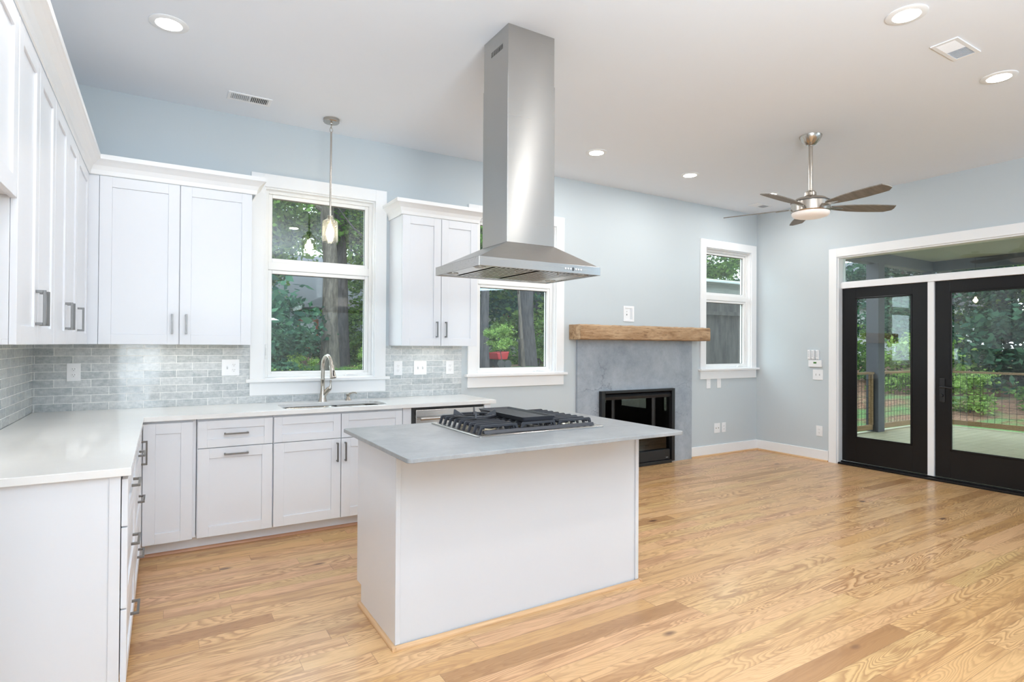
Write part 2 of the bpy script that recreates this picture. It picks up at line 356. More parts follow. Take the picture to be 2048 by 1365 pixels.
M['weathered'] = mat_wood('weathered_grey_boards', (0.045, 0.04, 0.04), (0.15, 0.14, 0.135), 'z', 0.9, 12)
M['weathlight'] = mat_wood('weathered_pale_fascia', (0.25, 0.27, 0.26), (0.40, 0.42, 0.40), 'x', 0.8, 40)
M['gutter'] = simple('white_gutter', (0.70, 0.76, 0.80), 0.4)
M['orange'] = simple('orange_stained_trim', (0.42, 0.10, 0.05), 0.6)
M['red'] = simple('red_painted_steel', (0.36, 0.02, 0.025), 0.4)
M['brick'] = simple('brick_red', (0.25, 0.12, 0.09), 0.9, 0, 0.3, 12)

# ------------------------------------------------------------------ mesh helpers
class MB:
    """collects shapes and links them as ONE mesh object"""
    def __init__(s): s.bm = bmesh.new()
    def box(s, x0, x1, y0, y1, z0, z1):
        if x0 > x1: x0, x1 = x1, x0
        if y0 > y1: y0, y1 = y1, y0
        if z0 > z1: z0, z1 = z1, z0
        v = [s.bm.verts.new(p) for p in ((x0, y0, z0), (x1, y0, z0), (x1, y1, z0), (x0, y1, z0), (x0, y0, z1), (x1, y0, z1), (x1, y1, z1), (x0, y1, z1))]
        for f in ((0, 3, 2, 1), (4, 5, 6, 7), (0, 1, 5, 4), (1, 2, 6, 5), (2, 3, 7, 6), (3, 0, 4, 7)): s.bm.faces.new([v[i] for i in f])
        return s
    def poly(s, pts): s.bm.faces.new([s.bm.verts.new(p) for p in pts]); return s
    def prism(s, pts, d):
        """extrude closed polygon pts (3-D) along vector d"""
        a = [s.bm.verts.new(p) for p in pts]; b = [s.bm.verts.new(Vector(p)+Vector(d)) for p in pts]
        n = len(pts)
        s.bm.faces.new(a[::-1]); s.bm.faces.new(b)
        for i in range(n): s.bm.faces.new((a[i], a[(i+1) % n], b[(i+1) % n], b[i]))
        return s
    def loft(s, rings, cap=True, closed=True):
        R = [[s.bm.verts.new(p) for p in r] for r in rings]
        for a, b in zip(R, R[1:]):
            n = len(a)
            for i in range(n if closed else n-1): s.bm.faces.new((a[i], a[(i+1) % n], b[(i+1) % n], b[i]))
        if cap: s.bm.faces.new(R[0][::-1]); s.bm.faces.new(R[-1])
        return s
    def lathe(s, prof, c=(0, 0, 0), seg=32, axis='z', cap=True):
        rings = []
        for r, h in prof:
            ring = []
            for i in range(seg):
                a = 2*PI*i/seg; p = (r*math.cos(a), r*math.sin(a), h)
                if axis == 'x': p = (p[2], p[0], p[1])
                if axis == 'y': p = (p[1], p[2], p[0])
                ring.append((p[0]+c[0], p[1]+c[1], p[2]+c[2]))
            rings.append(ring)
        return s.loft(rings, cap)
    def tube(s, pts, r, seg=12):
        pts = [Vector(p) for p in pts]; rs = r if isinstance(r, (list, tuple)) else [r]*len(pts)
        rings = []; up = None
        for i, p in enumerate(pts):
            t = (pts[min(i+1, len(pts)-1)] - pts[max(i-1, 0)]).normalized()
            if up is None:
                up = Vector((0, 0, 1)) if abs(t.z) < 0.9 else Vector((1, 0, 0))
                up = (up - t*up.dot(t)).normalized()
            else: up = (up - t*up.dot(t)).normalized()
            w = t.cross(up)
            rings.append([p + (up*math.cos(2*PI*k/seg) + w*math.sin(2*PI*k/seg))*rs[i] for k in range(seg)])
        return s.loft(rings)
    def xform(s, m):
        bmesh.ops.transform(s.bm, matrix=m, verts=s.bm.verts); return s
    def build(s, name, mat, parent=None, bevel=0.0, smooth=False, seg=2, keep=False, norm=True):
        if norm: bmesh.ops.recalc_face_normals(s.bm, faces=s.bm.faces)
        me = bpy.data.meshes.new(name); s.bm.to_mesh(me); s.bm.free()
        mats = mat if isinstance(mat, (list, tuple)) else [mat]
        for k in mats: me.materials.append(k)
        o = bpy.data.objects.new(name, me); COL.objects.link(o)
        if parent is not None: set_parent(o, parent)
        if smooth:
            for p in me.polygons: p.use_smooth = True
            try:
                import math as _m
                me.set_sharp_from_angle(angle=_m.radians(38))
            except Exception: pass
        if bevel:
            b = o.modifiers.new('Bevel', 'BEVEL'); b.width = bevel; b.segments = seg; b.limit_method = 'ANGLE'; b.angle_limit = 0.6; b.harden_normals = False
        return o
def world_loc(o):
    v = Vector((0, 0, 0))
    while o: v += o.location; o = o.parent
    return v
def set_parent(o, p):
    """child meshes are written in world coordinates; parents carry only a translation"""
    o.parent = p
    off = world_loc(p)
    o.matrix_parent_inverse = Matrix.Identity(4)
    if o.type == 'MESH': o.data.transform(Matrix.Translation(-off))
def tag(o, label, cat, group=None):
    o['label'] = label; o['category'] = cat
    if group: o['group'] = group
    return o
def thing(name, label, cat, loc=(0, 0, 0), group=None):
    o = bpy.data.objects.new(name, None); COL.objects.link(o); o.location = loc; o.empty_display_size = 0.1
    return tag(o, label, cat, group)
def struct(o): o['kind'] = 'structure'; return o
def structE(name, loc=(0, 0, 0)):
    o = bpy.data.objects.new(name, None); COL.objects.link(o); o.location = loc; o['kind'] = 'structure'; return o
def dup(root, loc, label=None, group=None, rotz=None, scale=None):
    def rec(src, par):
        c = src.copy(); COL.objects.link(c)
        if par is not None: c.parent = par
        for ch in list(src.children): rec(ch, c)
        return c
    r = rec(root, None); r.location = loc
    if rotz is not None: r.rotation_euler = (0, 0, rotz)
    if scale is not None: r.scale = (scale,)*3
    if label: r['label'] = label
    if group: r['group'] = group
    return r
def boolean(o, cutter_mb):
    c = cutter_mb.build('cut', M['plastic']); c.location = (0, 0, 0)
    off = world_loc(o)
    c.data.transform(Matrix.Translation(-off)) if False else None
    md = o.modifiers.new('b', 'BOOLEAN'); md.operation = 'DIFFERENCE'; md.object = c; md.solver = 'EXACT'
    dg = bpy.context.evaluated_depsgraph_get(); dg.update()
    me = bpy.data.meshes.new_from_object(o.evaluated_get(dg))
    o.modifiers.clear(); o.data = me
    bpy.data.objects.remove(c)

ZC, XR = 3.1727, 7.632
YR = -8.2        # rear wall behind the camera

# ================================================================== SETTING
def holes_wall(mb, u0, u1, z0, z1, holes, put):
    """fill the rectangle minus the holes; put(ua, ub, za, zb) adds a box"""
    us = sorted({u0, u1} | {h[0] for h in holes} | {h[1] for h in holes})
    for a, b in zip(us, us[1:]):
        hs = sorted([(h[2], h[3]) for h in holes if h[0] <= a and h[1] >= b])
        z = z0
        for ha, hb in hs:
            if ha > z: put(a, b, z, ha)
            z = hb
        if z < z1: put(a, b, z, z1)
ZS, ZT = 1.10, 2.64
WIN = [(1.335, 2.437), (3.25, 4.388), (6.505, 7.60)]
HN = [(a+0.10, b-0.10, ZS, ZT) for a, b in WIN]
DY0, DY1, DZ = -1.09, -4.05, 2.46
mb = MB(); holes_wall(mb, -0.15, XR+0.15, 0, ZC, HN + [(4.95, 5.97, 0.10, 0.86)], lambda a, b, c, d: mb.box(a, b, 0, 0.15, c, d))
struct(mb.build('wall_back', M['wall']))
mb = MB().box(-0.15, 0, YR, 0, 0, ZC); struct(mb.build('wall_left', M['wall']))
mb = MB(); holes_wall(mb, YR, 0, 0, ZC, [(DY1, DY0, 0, DZ)], lambda a, b, c, d: mb.box(XR, XR+0.15, a, b, c, d)); struct(mb.build('wall_right', M['wall']))
mb = MB().box(-0.15, XR+0.15, YR-0.15, YR, 0, ZC); struct(mb.build('wall_rear', M['wall']))
struct(MB().box(-0.15, XR+0.15, YR-0.15, 0.15, -0.10, 0).build('floor', M['floor']))
struct(MB().box(-0.15, XR+0.15, YR-0.15, 0.15, ZC, ZC+0.12).build('ceiling', M['ceiling']))

def moulding(name, x0, x1, y0, y1, zt, mat):
    mb = MB().box(x0, x1, y0, y1, 0, zt); return struct(mb.build(name, mat, bevel=0.003))
moulding('baseboard_back', 3.20, 4.556, -0.016, 0, 0.13, M['trim'])
moulding('baseboard_back', 6.34, XR, -0.016, 0, 0.13, M['trim'])
moulding('baseboard_right', XR-0.016, XR, -0.992, -0.016, 0.13, M['trim'])
moulding('baseboard_right', XR-0.016, XR, YR+0.016, DY1-0.10, 0.13, M['trim'])
def quarter(name, p0, p1, r, inward, mat):
    """quarter-round strip lying on the floor from p0 to p1, bulging toward inward (unit xy)"""
    prof = [(0, 0)] + [(r*math.cos(a), r*math.sin(a)) for a in [i*PI/12 for i in range(7)]]
    pts = [(p0[0]+inward[0]*a, p0[1]+inward[1]*a, b) for a, b in prof]
    return MB().prism(pts, (p1[0]-p0[0], p1[1]-p0[1], 0)).build(name, mat)
struct(quarter('trim_1', (3.20, -0.016), (4.556, -0.016), 0.018, (0, -1), M['shoe']))
struct(quarter('trim_2', (6.34, -0.016), (XR-0.016, -0.016), 0.018, (0, -1), M['shoe']))
struct(quarter('trim_3', (XR-0.016, -0.992), (XR-0.016, -0.016), 0.018, (-1, 0), M['shoe_y']))

# ---- windows in the back wall
def ring(mb, x0, x1, z0, z1, w, y0, y1):
    mb.box(x0, x0+w, y0, y1, z0, z1); mb.box(x1-w, x1, y0, y1, z0, z1)
    mb.box(x0+w, x1-w, y0, y1, z0, z0+w); mb.box(x0+w, x1-w, y0, y1, z1-w, z1)
def window(i, a, b):
    r = structE('window_%d' % i, ((a+b)/2, 0, ZS))
    x0, x1 = a+0.10, b-0.10
    mb = MB()                                   # casing boards
    mb.box(a, x0, -0.02, 0, ZS, 2.742); mb.box(x1, b, -0.02, 0, ZS, 2.742); mb.box(x0, x1, -0.02, 0, ZT, 2.742)
    mb.build('casing', M['trim'], r, bevel=0.002)
    MB().box(a-0.028, min(b+0.03, XR-0.004), -0.052, 0.0, 1.078, 1.104).build('stool', M['trim'], r, bevel=0.004)
    MB().box(a, b, -0.018, 0, 0.972, 1.078).build('apron', M['trim'], r, bevel=0.002)
    mb = MB(); t = 0.012                        # jamb liner
    mb.box(x0, x0+t, 0, 0.145, ZS, ZT); mb.box(x1-t, x1, 0, 0.145, ZS, ZT); mb.box(x0+t, x1-t, 0, 0.145, ZT-t, ZT); mb.box(x0+t, x1-t, 0, 0.145, ZS, ZS+t)
    mb.build('jamb', M['trim'], r, bevel=0.001)
    X0, X1 = x0+t, x1-t
    mb = MB(); ring(mb, X0, X1, ZS+t, ZT-t, 0.026, 0.045, 0.13); mb.box(X0+0.026, X1-0.026, 0.045, 0.13, 1.985, 2.050)
    mb.build('frame', M['vinyl'], r, bevel=0.003)
    fx0, fx1 = X0+0.026, X1-0.026
    for nm, za, zb, yy in (('sash', ZS+t+0.016, 1.985, 0.055), ('sash', 2.05, ZT-t-0.026, 0.062)):
        mb = MB(); ring(mb, fx0, fx1, za, zb, 0.030, yy, 0.115); s = mb.build(nm, M['vinyl'], r, bevel=0.004)
        gx0, gx1, g0, g1 = fx0+0.030, fx1-0.030, za+0.030, zb-0.030
        MB().box(gx0, gx1, 0.086, 0.090, g0, g1).build('glass', M['glass'], s)
        mb = MB(); ring(mb, gx0-0.001, gx1+0.001, g0-0.001, g1+0.001, 0.005, 0.080, 0.086); mb.build('gasket', M['slot'], s)
    cx = x1-0.17                                # folded crank operator
    mb = MB().box(cx-0.075, cx+0.035, 0.012, 0.045, ZS+t, ZS+t+0.012)
    mb.prism([(cx-0.07, 0.006, ZS+t+0.012), (cx+0.03, 0.006, ZS+t+0.012), (cx-0.005, 0.006, ZS+t+0.020), (cx-0.045, 0.006, ZS+t+0.026), (cx-0.07, 0.006, ZS+t+0.020)], (0, 0.03, 0))
    mb.build('crank_handle', M['vinyl'], r, bevel=0.003)
    mb = MB().box(fx0-0.020, fx0-0.004, 0.035, 0.047, 1.26, 1.38); mb.box(fx0-0.016, fx0-0.008, 0.024, 0.037, 1.29, 1.35)
    mb.build('latch', M['vinyl'], r, bevel=0.003)
for i, (a, b) in enumerate(WIN): window(i+1, a, b)

# ---- black glazed door unit in the right wall
def door_unit():
    r = structE('door_1', (XR, -2.05, 0))
    mb = MB(); c0, c1 = DY0, DY1
    mb.box(XR-0.02, XR, c0, c0+0.092, 0, 2.562); mb.box(XR-0.02, XR, c1-0.092, c1, 0, 2.562); mb.box(XR-0.02, XR, c1, c0, DZ, 2.562)
    mb.build('casing', M['trim'], r, bevel=0.002)
    mb = MB(); t = 0.016
    mb.box(XR, XR+0.15, c0-t, c0, 0, DZ); mb.box(XR, XR+0.15, c1, c1+t, 0, DZ); mb.box(XR, XR+0.15, c1+t, c0-t, DZ-t, DZ)
    mb.build('jamb', M['trim'], r, bevel=0.001)
    mb = MB(); mb.box(XR+0.045, XR+0.15, c1+t, c0-t, 2.085, 2.152); mb.box(XR+0.055, XR+0.14, c1+t, c0-t, 2.152, 2.162)
    for y in (-2.016, -3.014): mb.box(XR+0.055, XR+0.13, y-0.060, y, 0.03, 2.085)
    mb.build('mullion', M['trim'], r, bevel=0.002)
    MB().box(XR+0.095, XR+0.100, c1+t, c0-t, 2.162, DZ-t).build('transom_glass', M['glass'], r)
    mb = MB(); mb.box(XR-0.015, XR+0.15, c1+t, c0-t, 0, 0.022); mb.box(XR+0.05, XR+0.075, c1+t, c0-t, 0.022, 0.034)
    mb.build('threshold', M['black'], r, bevel=0.003)
    leaves = [(-1.108, -2.014, 0.153), (-2.078, -3.012, 0.134), (-3.076, -4.032, 0.15)]
    for k, (ya, yb, st) in enumerate(leaves):
        xa, xb = XR+0.078, XR+0.120
        gz0, gz1 = 0.320, 1.968
        mb = MB()
        mb.box(xa, xb, ya-st, ya, 0.036, 2.083); mb.box(xa, xb, yb, yb+st, 0.036, 2.083)
        mb.box(xa, xb, yb+st, ya-st, 0.036, gz0); mb.box(xa, xb, yb+st, ya-st, gz1, 2.083)
        lf = mb.build('door_leaf', M['black'], r, bevel=0.002)
        mb = MB(); w = 0.018
        for (p, q, z0, z1) in ((ya-st-w, ya-st, gz0, gz1), (yb+st, yb+st+w, gz0, gz1), (yb+st, ya-st, gz0, gz0+w), (yb+st, ya-st, gz1-w, gz1)): mb.box(xa-0.006, xa+0.010, p, q, z0, z1)
        mb.build('glazing_bead', M['black'], lf, bevel=0.003)
        MB().box(xa+0.018, xa+0.024, yb+st, ya-st, gz0, gz1).build('glass', M['glass'], lf)
        if k == 1:
            h = thing_part = bpy.data.objects.new('handle', None); COL.objects.link(h); h.parent = lf; h.location = Vector((XR+0.078, -2.142, 0.94)) - world_loc(lf)
            mb = MB().box(XR+0.068, XR+0.078, -2.168, -2.118, 0.815, 1.065); mb.build('backplate', M['blackmetal'], h, bevel=0.012, seg=3)
            mb = MB().tube([(XR+0.070, -2.142, 0.975), (XR+0.022, -2.142, 0.975)], 0.009); mb.tube([(XR+0.024, -2.140, 0.975), (XR+0.020, -2.19, 0.976), (XR+0.022, -2.235, 0.970), (XR+0.024, -2.262, 0.978)], [0.010, 0.009, 0.008, 0.006])
            mb.build('lever', M['blackmetal'], h, smooth=True)
            MB().lathe([(0.016, 0), (0.016, 0.012), (0.010, 0.02)], (0, 0, 0), 16, 'x').xform(Matrix.Translation((XR+0.048, -2.142, 0.888))).build('deadbolt_turn', M['blackmetal'], h, smooth=True)
door_unit()

# ================================================================== BACKSPLASH (tile field, a surface of the room)
mb = MB()
holes_wall(mb, 0.006, 3.187, 0.914, 1.372, [(1.335, 2.437, 0.972, 1.40)], lambda a, b, c, d: mb.box(a, b, -0.008, 0, c, d))
struct(mb.build('trim_backsplash_back', M['tile_x']))
struct(MB().box(0, 0.008, -2.33, -0.0, 0.914, 1.372).build('trim_backsplash_left', M['tile_y']))

# ================================================================== CABINETS
# shaker front in a local frame: u to the right, w up, n outward
class Frame:
    def __init__(s, o, u, n): s.o, s.u, s.n = Vector(o), Vector(u), Vector(n)
    def box(s, mb, u0, u1, w0, w1, n0, n1):
        a = s.o + s.u*u0 + s.n*n0; b = s.o + s.u*u1 + s.n*n1
        mb.box(a.x, b.x, a.y, b.y, s.o.z+w0, s.o.z+w1)
def shaker(fr, name, u0, u1, w0, w1, parent, stile=0.068, th=0.020, mat=None):
    mb = MB()
    fr.box(mb, u0, u0+stile, w0, w1, 0, th); fr.box(mb, u1-stile, u1, w0, w1, 0, th)
    fr.box(mb, u0+stile, u1-stile, w0, w0+stile, 0, th); fr.box(mb, u0+stile, u1-stile, w1-stile, w1, 0, th)
    fr.box(mb, u0+stile, u1-stile, w0+stile, w1-stile, 0, th-0.008)
    return mb.build(name, mat or M['cab'], parent, bevel=0.0015)
def pull(fr, u, w, length, vertical, parent, th=0.020):
    mb = MB(); s = 0.0055; h = length/2; d = 0.032
    if vertical:
        fr.box(mb, u-s, u+s, w-h, w+h, th+d-0.010, th+d)
        fr.box(mb, u-s, u+s, w-h, w-h+0.011, th, th+d-0.010); fr.box(mb, u-s, u+s, w+h-0.011, w+h, th, th+d-0.010)
    else:
        fr.box(mb, u-h, u+h, w-s, w+s, th+d-0.010, th+d)
        fr.box(mb, u-h, u-h+0.011, w-s, w+s, th, th+d-0.010); fr.box(mb, u+h-0.011, u+h, w-s, w+s, th, th+d-0.010)
    return mb.build('handle', M['pull'], parent, bevel=0.0012)
ZU0, ZU1 = 1.372, 2.487
def wall_cab(fr, u0, u1, doors, label, depth=0.308, z0=ZU0, z1=ZU1, filler=None, hand=0.0):
    """doors: list of (ua, ub, side of the pull 'l','r' or None)"""
    o = fr.o + fr.u*((u0+u1)/2)
    t = thing('wall_cabinet', label, 'cabinet', (o.x, o.y, z0), 'white shaker wall cabinets')
    f2 = Frame((fr.o.x, fr.o.y, 0), fr.u, fr.n)
    mb = MB(); f2.box(mb, u0, u1, z0+0.020, z1, -depth, -0.001); f2.box(mb, u0, u1, z0+0.002, z0+0.020, -0.018, -0.001); f2.box(mb, u0, u0+0.016, z0+0.002, z0+0.020, -depth, -0.018); f2.box(mb, u1-0.016, u1, z0+0.002, z0+0.020, -depth, -0.018); mb.build('body', M['cab'], t, bevel=0.001)
    mb = MB(); f2.box(mb, u0+0.017, u1-0.017, z0+0.0165, z0+0.0195, -depth+0.004, -0.019); mb.build('underside', M['cabin'], t)
    for ua, ub, side in doors:
        d = shaker(f2, 'door', ua, ub, z0+0.002, z1-0.004, t)
        if side:
            pu = ub-0.040 if side == 'r' else ua+0.040
            pull(f2, pu, z0+0.145, 0.137, True, d)
    return t
fb = Frame((0, -0.310, 0), (1, 0, 0), (0, -1, 0))       # back run fronts at y=-.33
fl = Frame((0.310, 0, 0), (0, 1, 0), (1, 0, 0))         # left run fronts at x=.33
t = wall_cab(fb, 0.336, 1.306, [(0.387, 0.843, 'r'), (0.848, 1.304, 'l')], 'white two-door wall cabinet on the window wall, between the corner and the sink window')
mb = MB().box(0.3105, 0.384, -0.322, -0.3112, ZU0+0.002, ZU1-0.002); mb.build('filler_strip', M['cab'], t, bevel=0.001)
wall_cab(fb, 2.470, 3.184, [(2.472, 2.825, 'r'), (2.830, 3.183, 'l')], 'white two-door wall cabinet right of the sink window, partly behind the range hood')
# left run: local u runs along +y
wall_cab(fl, -2.44, -1.672, [(-2.438, -2.060, 'r'), (-2.056, -1.674, 'l')], 'white two-door wall cabinet on the left wall, nearest the camera')
wall_cab(fl, -1.668, -0.882, [(-1.666, -1.277, 'r'), (-1.273, -0.884, 'l')], 'white two-door wall cabinet on the left wall, second from the corner')
wall_cab(fl, -0.878, -0.015, [(-0.876, -0.345, 'l')], 'white single-door wall cabinet on the left wall, at the room corner')
# short cabinet above the open appliance bay
t = thing('wall_cabinet', 'short white cabinet set high above the open bay at the left edge', 'cabinet', (0.15, -2.92, 1.86), 'white shaker wall cabinets')
MB().box(0.002, 0.3085, -3.40, -2.446, 1.874, ZU1).build('body', M['cab'], t, bevel=0.001)
d = shaker(fl, 'door', -2.922, -2.449, 1.864, ZU1-0.004, t); pull(fl, -2.882, 2.0, 0.137, True, d)
d = shaker(fl, 'door', -3.398, -2.926, 1.864, ZU1-0.004, t); pull(fl, -2.966, 2.0, 0.137, True, d)
t = tag(MB().box(0.002, 0.30, -3.432, -3.404, 0, ZU1).build('tall_end_panel', M['cab'], bevel=0.001), 'tall white end panel closing the open bay left of the wall cabinets', 'panel')

# crown mouldings (run + returns), swept cove profile
CP = [(0.0, 0.0), (0.006, 0.004), (0.010, 0.030), (0.022, 0.058), (0.044, 0.080), (0.058, 0.090), (0.064, 0.092), (0.064, 0.122), (0.0, 0.122)]
def crown(path, label):
    """path: xy points along the cabinet face, outward is to the right of travel; mitred"""
    n = len(path); rings = []
    for i, p in enumerate(path):
        p = Vector(p)
        din = (Vector(path[i]) - Vector(path[i-1])).normalized() if i else None
        dout = (Vector(path[i+1]) - p).normalized() if i < n-1 else None
        nrm = lambda d: Vector((d.y, -d.x))
        if din is None: m = nrm(dout)
        elif dout is None: m = nrm(din)
        else:
            a, b = nrm(din), nrm(dout); m = (a+b); m = m/(m.dot(a))
        rings.append([(p.x+m.x*o, p.y+m.y*o, ZU1-0.002+h) for o, h in CP])
    return tag(MB().loft(rings).build('crown_moulding', M['trim']), label, 'moulding')
crown([(0.331, -3.43), (0.331, -0.331), (1.328, -0.331), (1.328, -0.004)][0:4], 'long white crown moulding turning the corner on top of the left cabinets')
crown([(2.462, -0.004), (2.462, -0.331), (3.192, -0.331), (3.192, -0.004)], 'short white crown moulding on top of the cabinet beside the range hood')

# under-cabinet light bars
def ucl(x0, x1, y0, y1, label, pw):
    cx, cyy = (x0+x1)/2, (y0+y1)/2
    t = thing('undercabinet_light', label, 'light', (cx, cyy, 1.365), 'slim LED bars under the wall cabinets')
    MB().box(x0, x1, y0, y1, 1.377, 1.3878).build('housing', M['plastic'], t, bevel=0.001)
    MB().box(x0+0.006, x1-0.006, y0+0.006, y1-0.006, 1.374, 1.3768).build('lens', M['led'], t)
    a = area('led_light', (cx, cyy, 1.351), (cx, cyy, 0), x1-x0, pw, (1, 0.985, 0.95), y1-y0); a.parent = t; a.location = (0, 0, 0.008)
    a.rotation_euler = (0, 0, 0)
ucl(0.55, 1.15, -0.20, -0.17, 'slim LED bar under the wall cabinet beside the corner, over the tiles', 0.5)
ucl(2.62, 3.05, -0.20, -0.17, 'slim LED bar under the small cabinet right of the sink window', 0.35)
ucl(0.17, 0.20, -2.20, -1.80, 'slim LED bar under the left wall cabinet nearest the camera', 0.4)
ucl(0.17, 0.20, -1.45, -1.05, 'slim LED bar under the middle left wall cabinet', 0.4)

# ---- base cabinets
ZB0, ZB1 = 0.100, 0.882
def base_box(name, label, x0, x1, y0, y1, gx=None, open_top=False):
    t = thing(name, label, 'cabinet', ((x0+x1)/2, (y0+y1)/2, 0), 'white shaker base cabinets')
    if open_top:      # room for the sink bowls
        mb = MB(); p = 0.018
        mb.box(x0, x0+p, y0, y1, ZB0, ZB1); mb.box(x1-p, x1, y0, y1, ZB0, ZB1); mb.box(x0+p, x1-p, y0, y0+p, ZB0, ZB1)
        mb.box(x0+p, x1-p, y1-p, y1, ZB0, ZB1); mb.box(x0+p, x1-p, y0+p, y1-p, ZB0, ZB0+p); mb.build('body', M['cab'], t)
    else: MB().box(x0, x1, y0, y1, ZB0, ZB1).build('body', M['cab'], t, bevel=0.001)
    return t
fbb = Frame((0, -0.608, 0), (1, 0, 0), (0, -1, 0))      # back run, fronts at y=-.628
flb = Frame((0.623, 0, 0), (0, 1, 0), (1, 0, 0))        # left run, fronts at x=.643
# corner cabinet: door on the back run + door on the left run
t = base_box('base_cabinet', 'white corner base cabinet where the two worktops meet', 0.01, 0.945, -0.606, -0.004)
MB().box(0.01, 0.621, -0.822, -0.608, ZB0, ZB1).build('side_body', M['cab'], t)
d = shaker(fbb, 'door', 0.648, 0.925, 0.095, 0.866, t)
d = shaker(flb, 'door', -0.818, -0.612, 0.095, 0.866, t, stile=0.055); pull(flb, -0.715, 0.70, 0.150, True, d)
# trash pull-out 0.95-1.42
t = base_box('base_cabinet', 'white base cabinet with a drawer above a pull-out front, both with horizontal pulls', 0.949, 1.418, -0.606, -0.004)
d = shaker(fbb, 'drawer', 0.953, 1.415, 0.687, 0.866, t, stile=0.055); pull(fbb, 1.184, 0.776, 0.15, False, d)
d = shaker(fbb, 'door', 0.953, 1.415, 0.095, 0.682, t); pull(fbb, 1.184, 0.640, 0.15, False, d)
# sink base
t = base_box('base_cabinet', 'white two-door sink base cabinet under the kitchen window, two plain false drawer fronts', 1.420, 2.374, -0.606, -0.004, open_top=True)
shaker(fbb, 'false_front', 1.423, 1.889, 0.687, 0.866, t, stile=0.055)
shaker(fbb, 'false_front', 1.894, 2.368, 0.687, 0.866, t, stile=0.055)
d = shaker(fbb, 'door', 1.423, 1.889, 0.095, 0.682, t); pull(fbb, 1.862, 0.585, 0.14, True, d)
d = shaker(fbb, 'door', 1.894, 2.368, 0.095, 0.682, t); pull(fbb, 1.922, 0.585, 0.14, True, d)
tag(MB().box(2.377, 2.447, -0.615, -0.004, ZB0, ZB1).build('filler_panel', M['cab'], bevel=0.001), 'narrow white filler left of the dishwasher', 'panel')
tag(MB().box(3.10, 3.162, -0.63, -0.004, 0.0, ZB1).build('end_panel', M['cab'], bevel=0.001), 'narrow white end panel right of the dishwasher', 'panel')
# toe kick and shoe
tag(MB().box(0.56, 2.447, -0.548, -0.532, 0, 0.098).build('toe_kick', M['cab']), 'white toe kick board under the sink-side base cabinets', 'board')
tag(quarter('shoe_moulding', (0.58, -0.548), (2.446, -0.548), 0.018, (0, -1), M['shoe_dark']), 'reddish oak shoe moulding along the toe kick by the sink', 'moulding')
tag(MB().box(0.532, 0.548, -2.30, -0.56, 0, 0.098).build('toe_kick', M['cab']), 'white toe kick board under the left run of drawers', 'board')
# drawer stacks on the left run
for (a, b, lab) in ((-2.328, -1.578, 'white three-drawer base cabinet at the end of the left run, nearest the camera'), (-1.574, -0.826, 'white three-drawer base cabinet in the middle of the left run')):
    t = base_box('base_cabinet', lab, 0.01, 0.619, a, b)
    for z0, z1 in ((0.687, 0.866), (0.376, 0.681), (0.095, 0.370)):
        d = shaker(flb, 'drawer', a+0.003, b-0.003, z0, z1, t, stile=0.055); pull(flb, (a+b)/2, (z0+z1)/2, 0.15, False, d)
t = thing('end_panel', 'large white finished end panel of the left base run, facing the camera', 'panel', (0.31, -2.34, 0))
MB().box(0.003, 0.619, -2.342, -2.330, 0, 0.883).build('panel', M['cab'], t, bevel=0.001)
MB().box(0.585, 0.621, -2.3465, -2.3425, 0, 0.883).build('edge_stile', M['cab'], t, bevel=0.001)

# ---- worktops
mb = MB(); pts = [(0.010, -2.362), (0.654, -2.362), (0.654, -0.652), (3.205, -0.652), (3.205, -0.009), (0.010, -0.009)]
mb.prism([(x, y, 0.884) for x, y in pts], (0, 0, 0.030))
wt = mb.build('worktop', M['quartz']); tag(wt, 'glossy white quartz L-shaped worktop with an undermount sink cut-out', 'worktop')
def rrect(x0, x1, y0, y1, r, z, seg=8):
    p = []
    for cx, cyy, a0 in ((x1-r, y1-r, 0), (x0+r, y1-r, PI/2), (x0+r, y0+r, PI), (x1-r, y0+r, 1.5*PI)):
        for i in range(seg+1):
            a = a0 + i*PI/2/seg; p.append((cx+r*math.cos(a), cyy+r*math.sin(a), z))
    return p
cut = MB(); cut.prism(rrect(1.505, 2.285, -0.575, -0.175, 0.10, 0.85), (0, 0, 0.1))
boolean(wt, cut)
bv = wt.modifiers.new('Bevel', 'BEVEL'); bv.width = 0.002; bv.segments = 2; bv.limit_method = 'ANGLE'; bv.angle_limit = 0.6
# sink: two bowls
t = thing('sink', 'stainless double-bowl undermount sink below the window', 'sink', (1.895, -0.375, 0.68))
for x0, x1 in ((1.500, 1.935), (1.955, 2.290)):
    rings = [rrect(x0, x1, -0.580, -0.170, 0.07, 0.883), rrect(x0+0.008, x1-0.008, -0.572, -0.178, 0.065, 0.875), rrect(x0+0.014, x1-0.014, -0.566, -0.184, 0.06, 0.70), rrect(x0+0.04, x1-0.04, -0.54, -0.21, 0.05, 0.685)]
    o = MB().loft(rings, cap=False); o.bm.faces.new([o.bm.verts.new(p) for p in rings[-1]])
    o.build('bowl', M['steel_plain'], t, smooth=True)
    MB().lathe([(0.045, 0), (0.040, 0.004), (0.02, 0.002)], ((x0+x1)/2, -0.375, 0.686), 20).build('drain', M['nickel'], t, smooth=True)
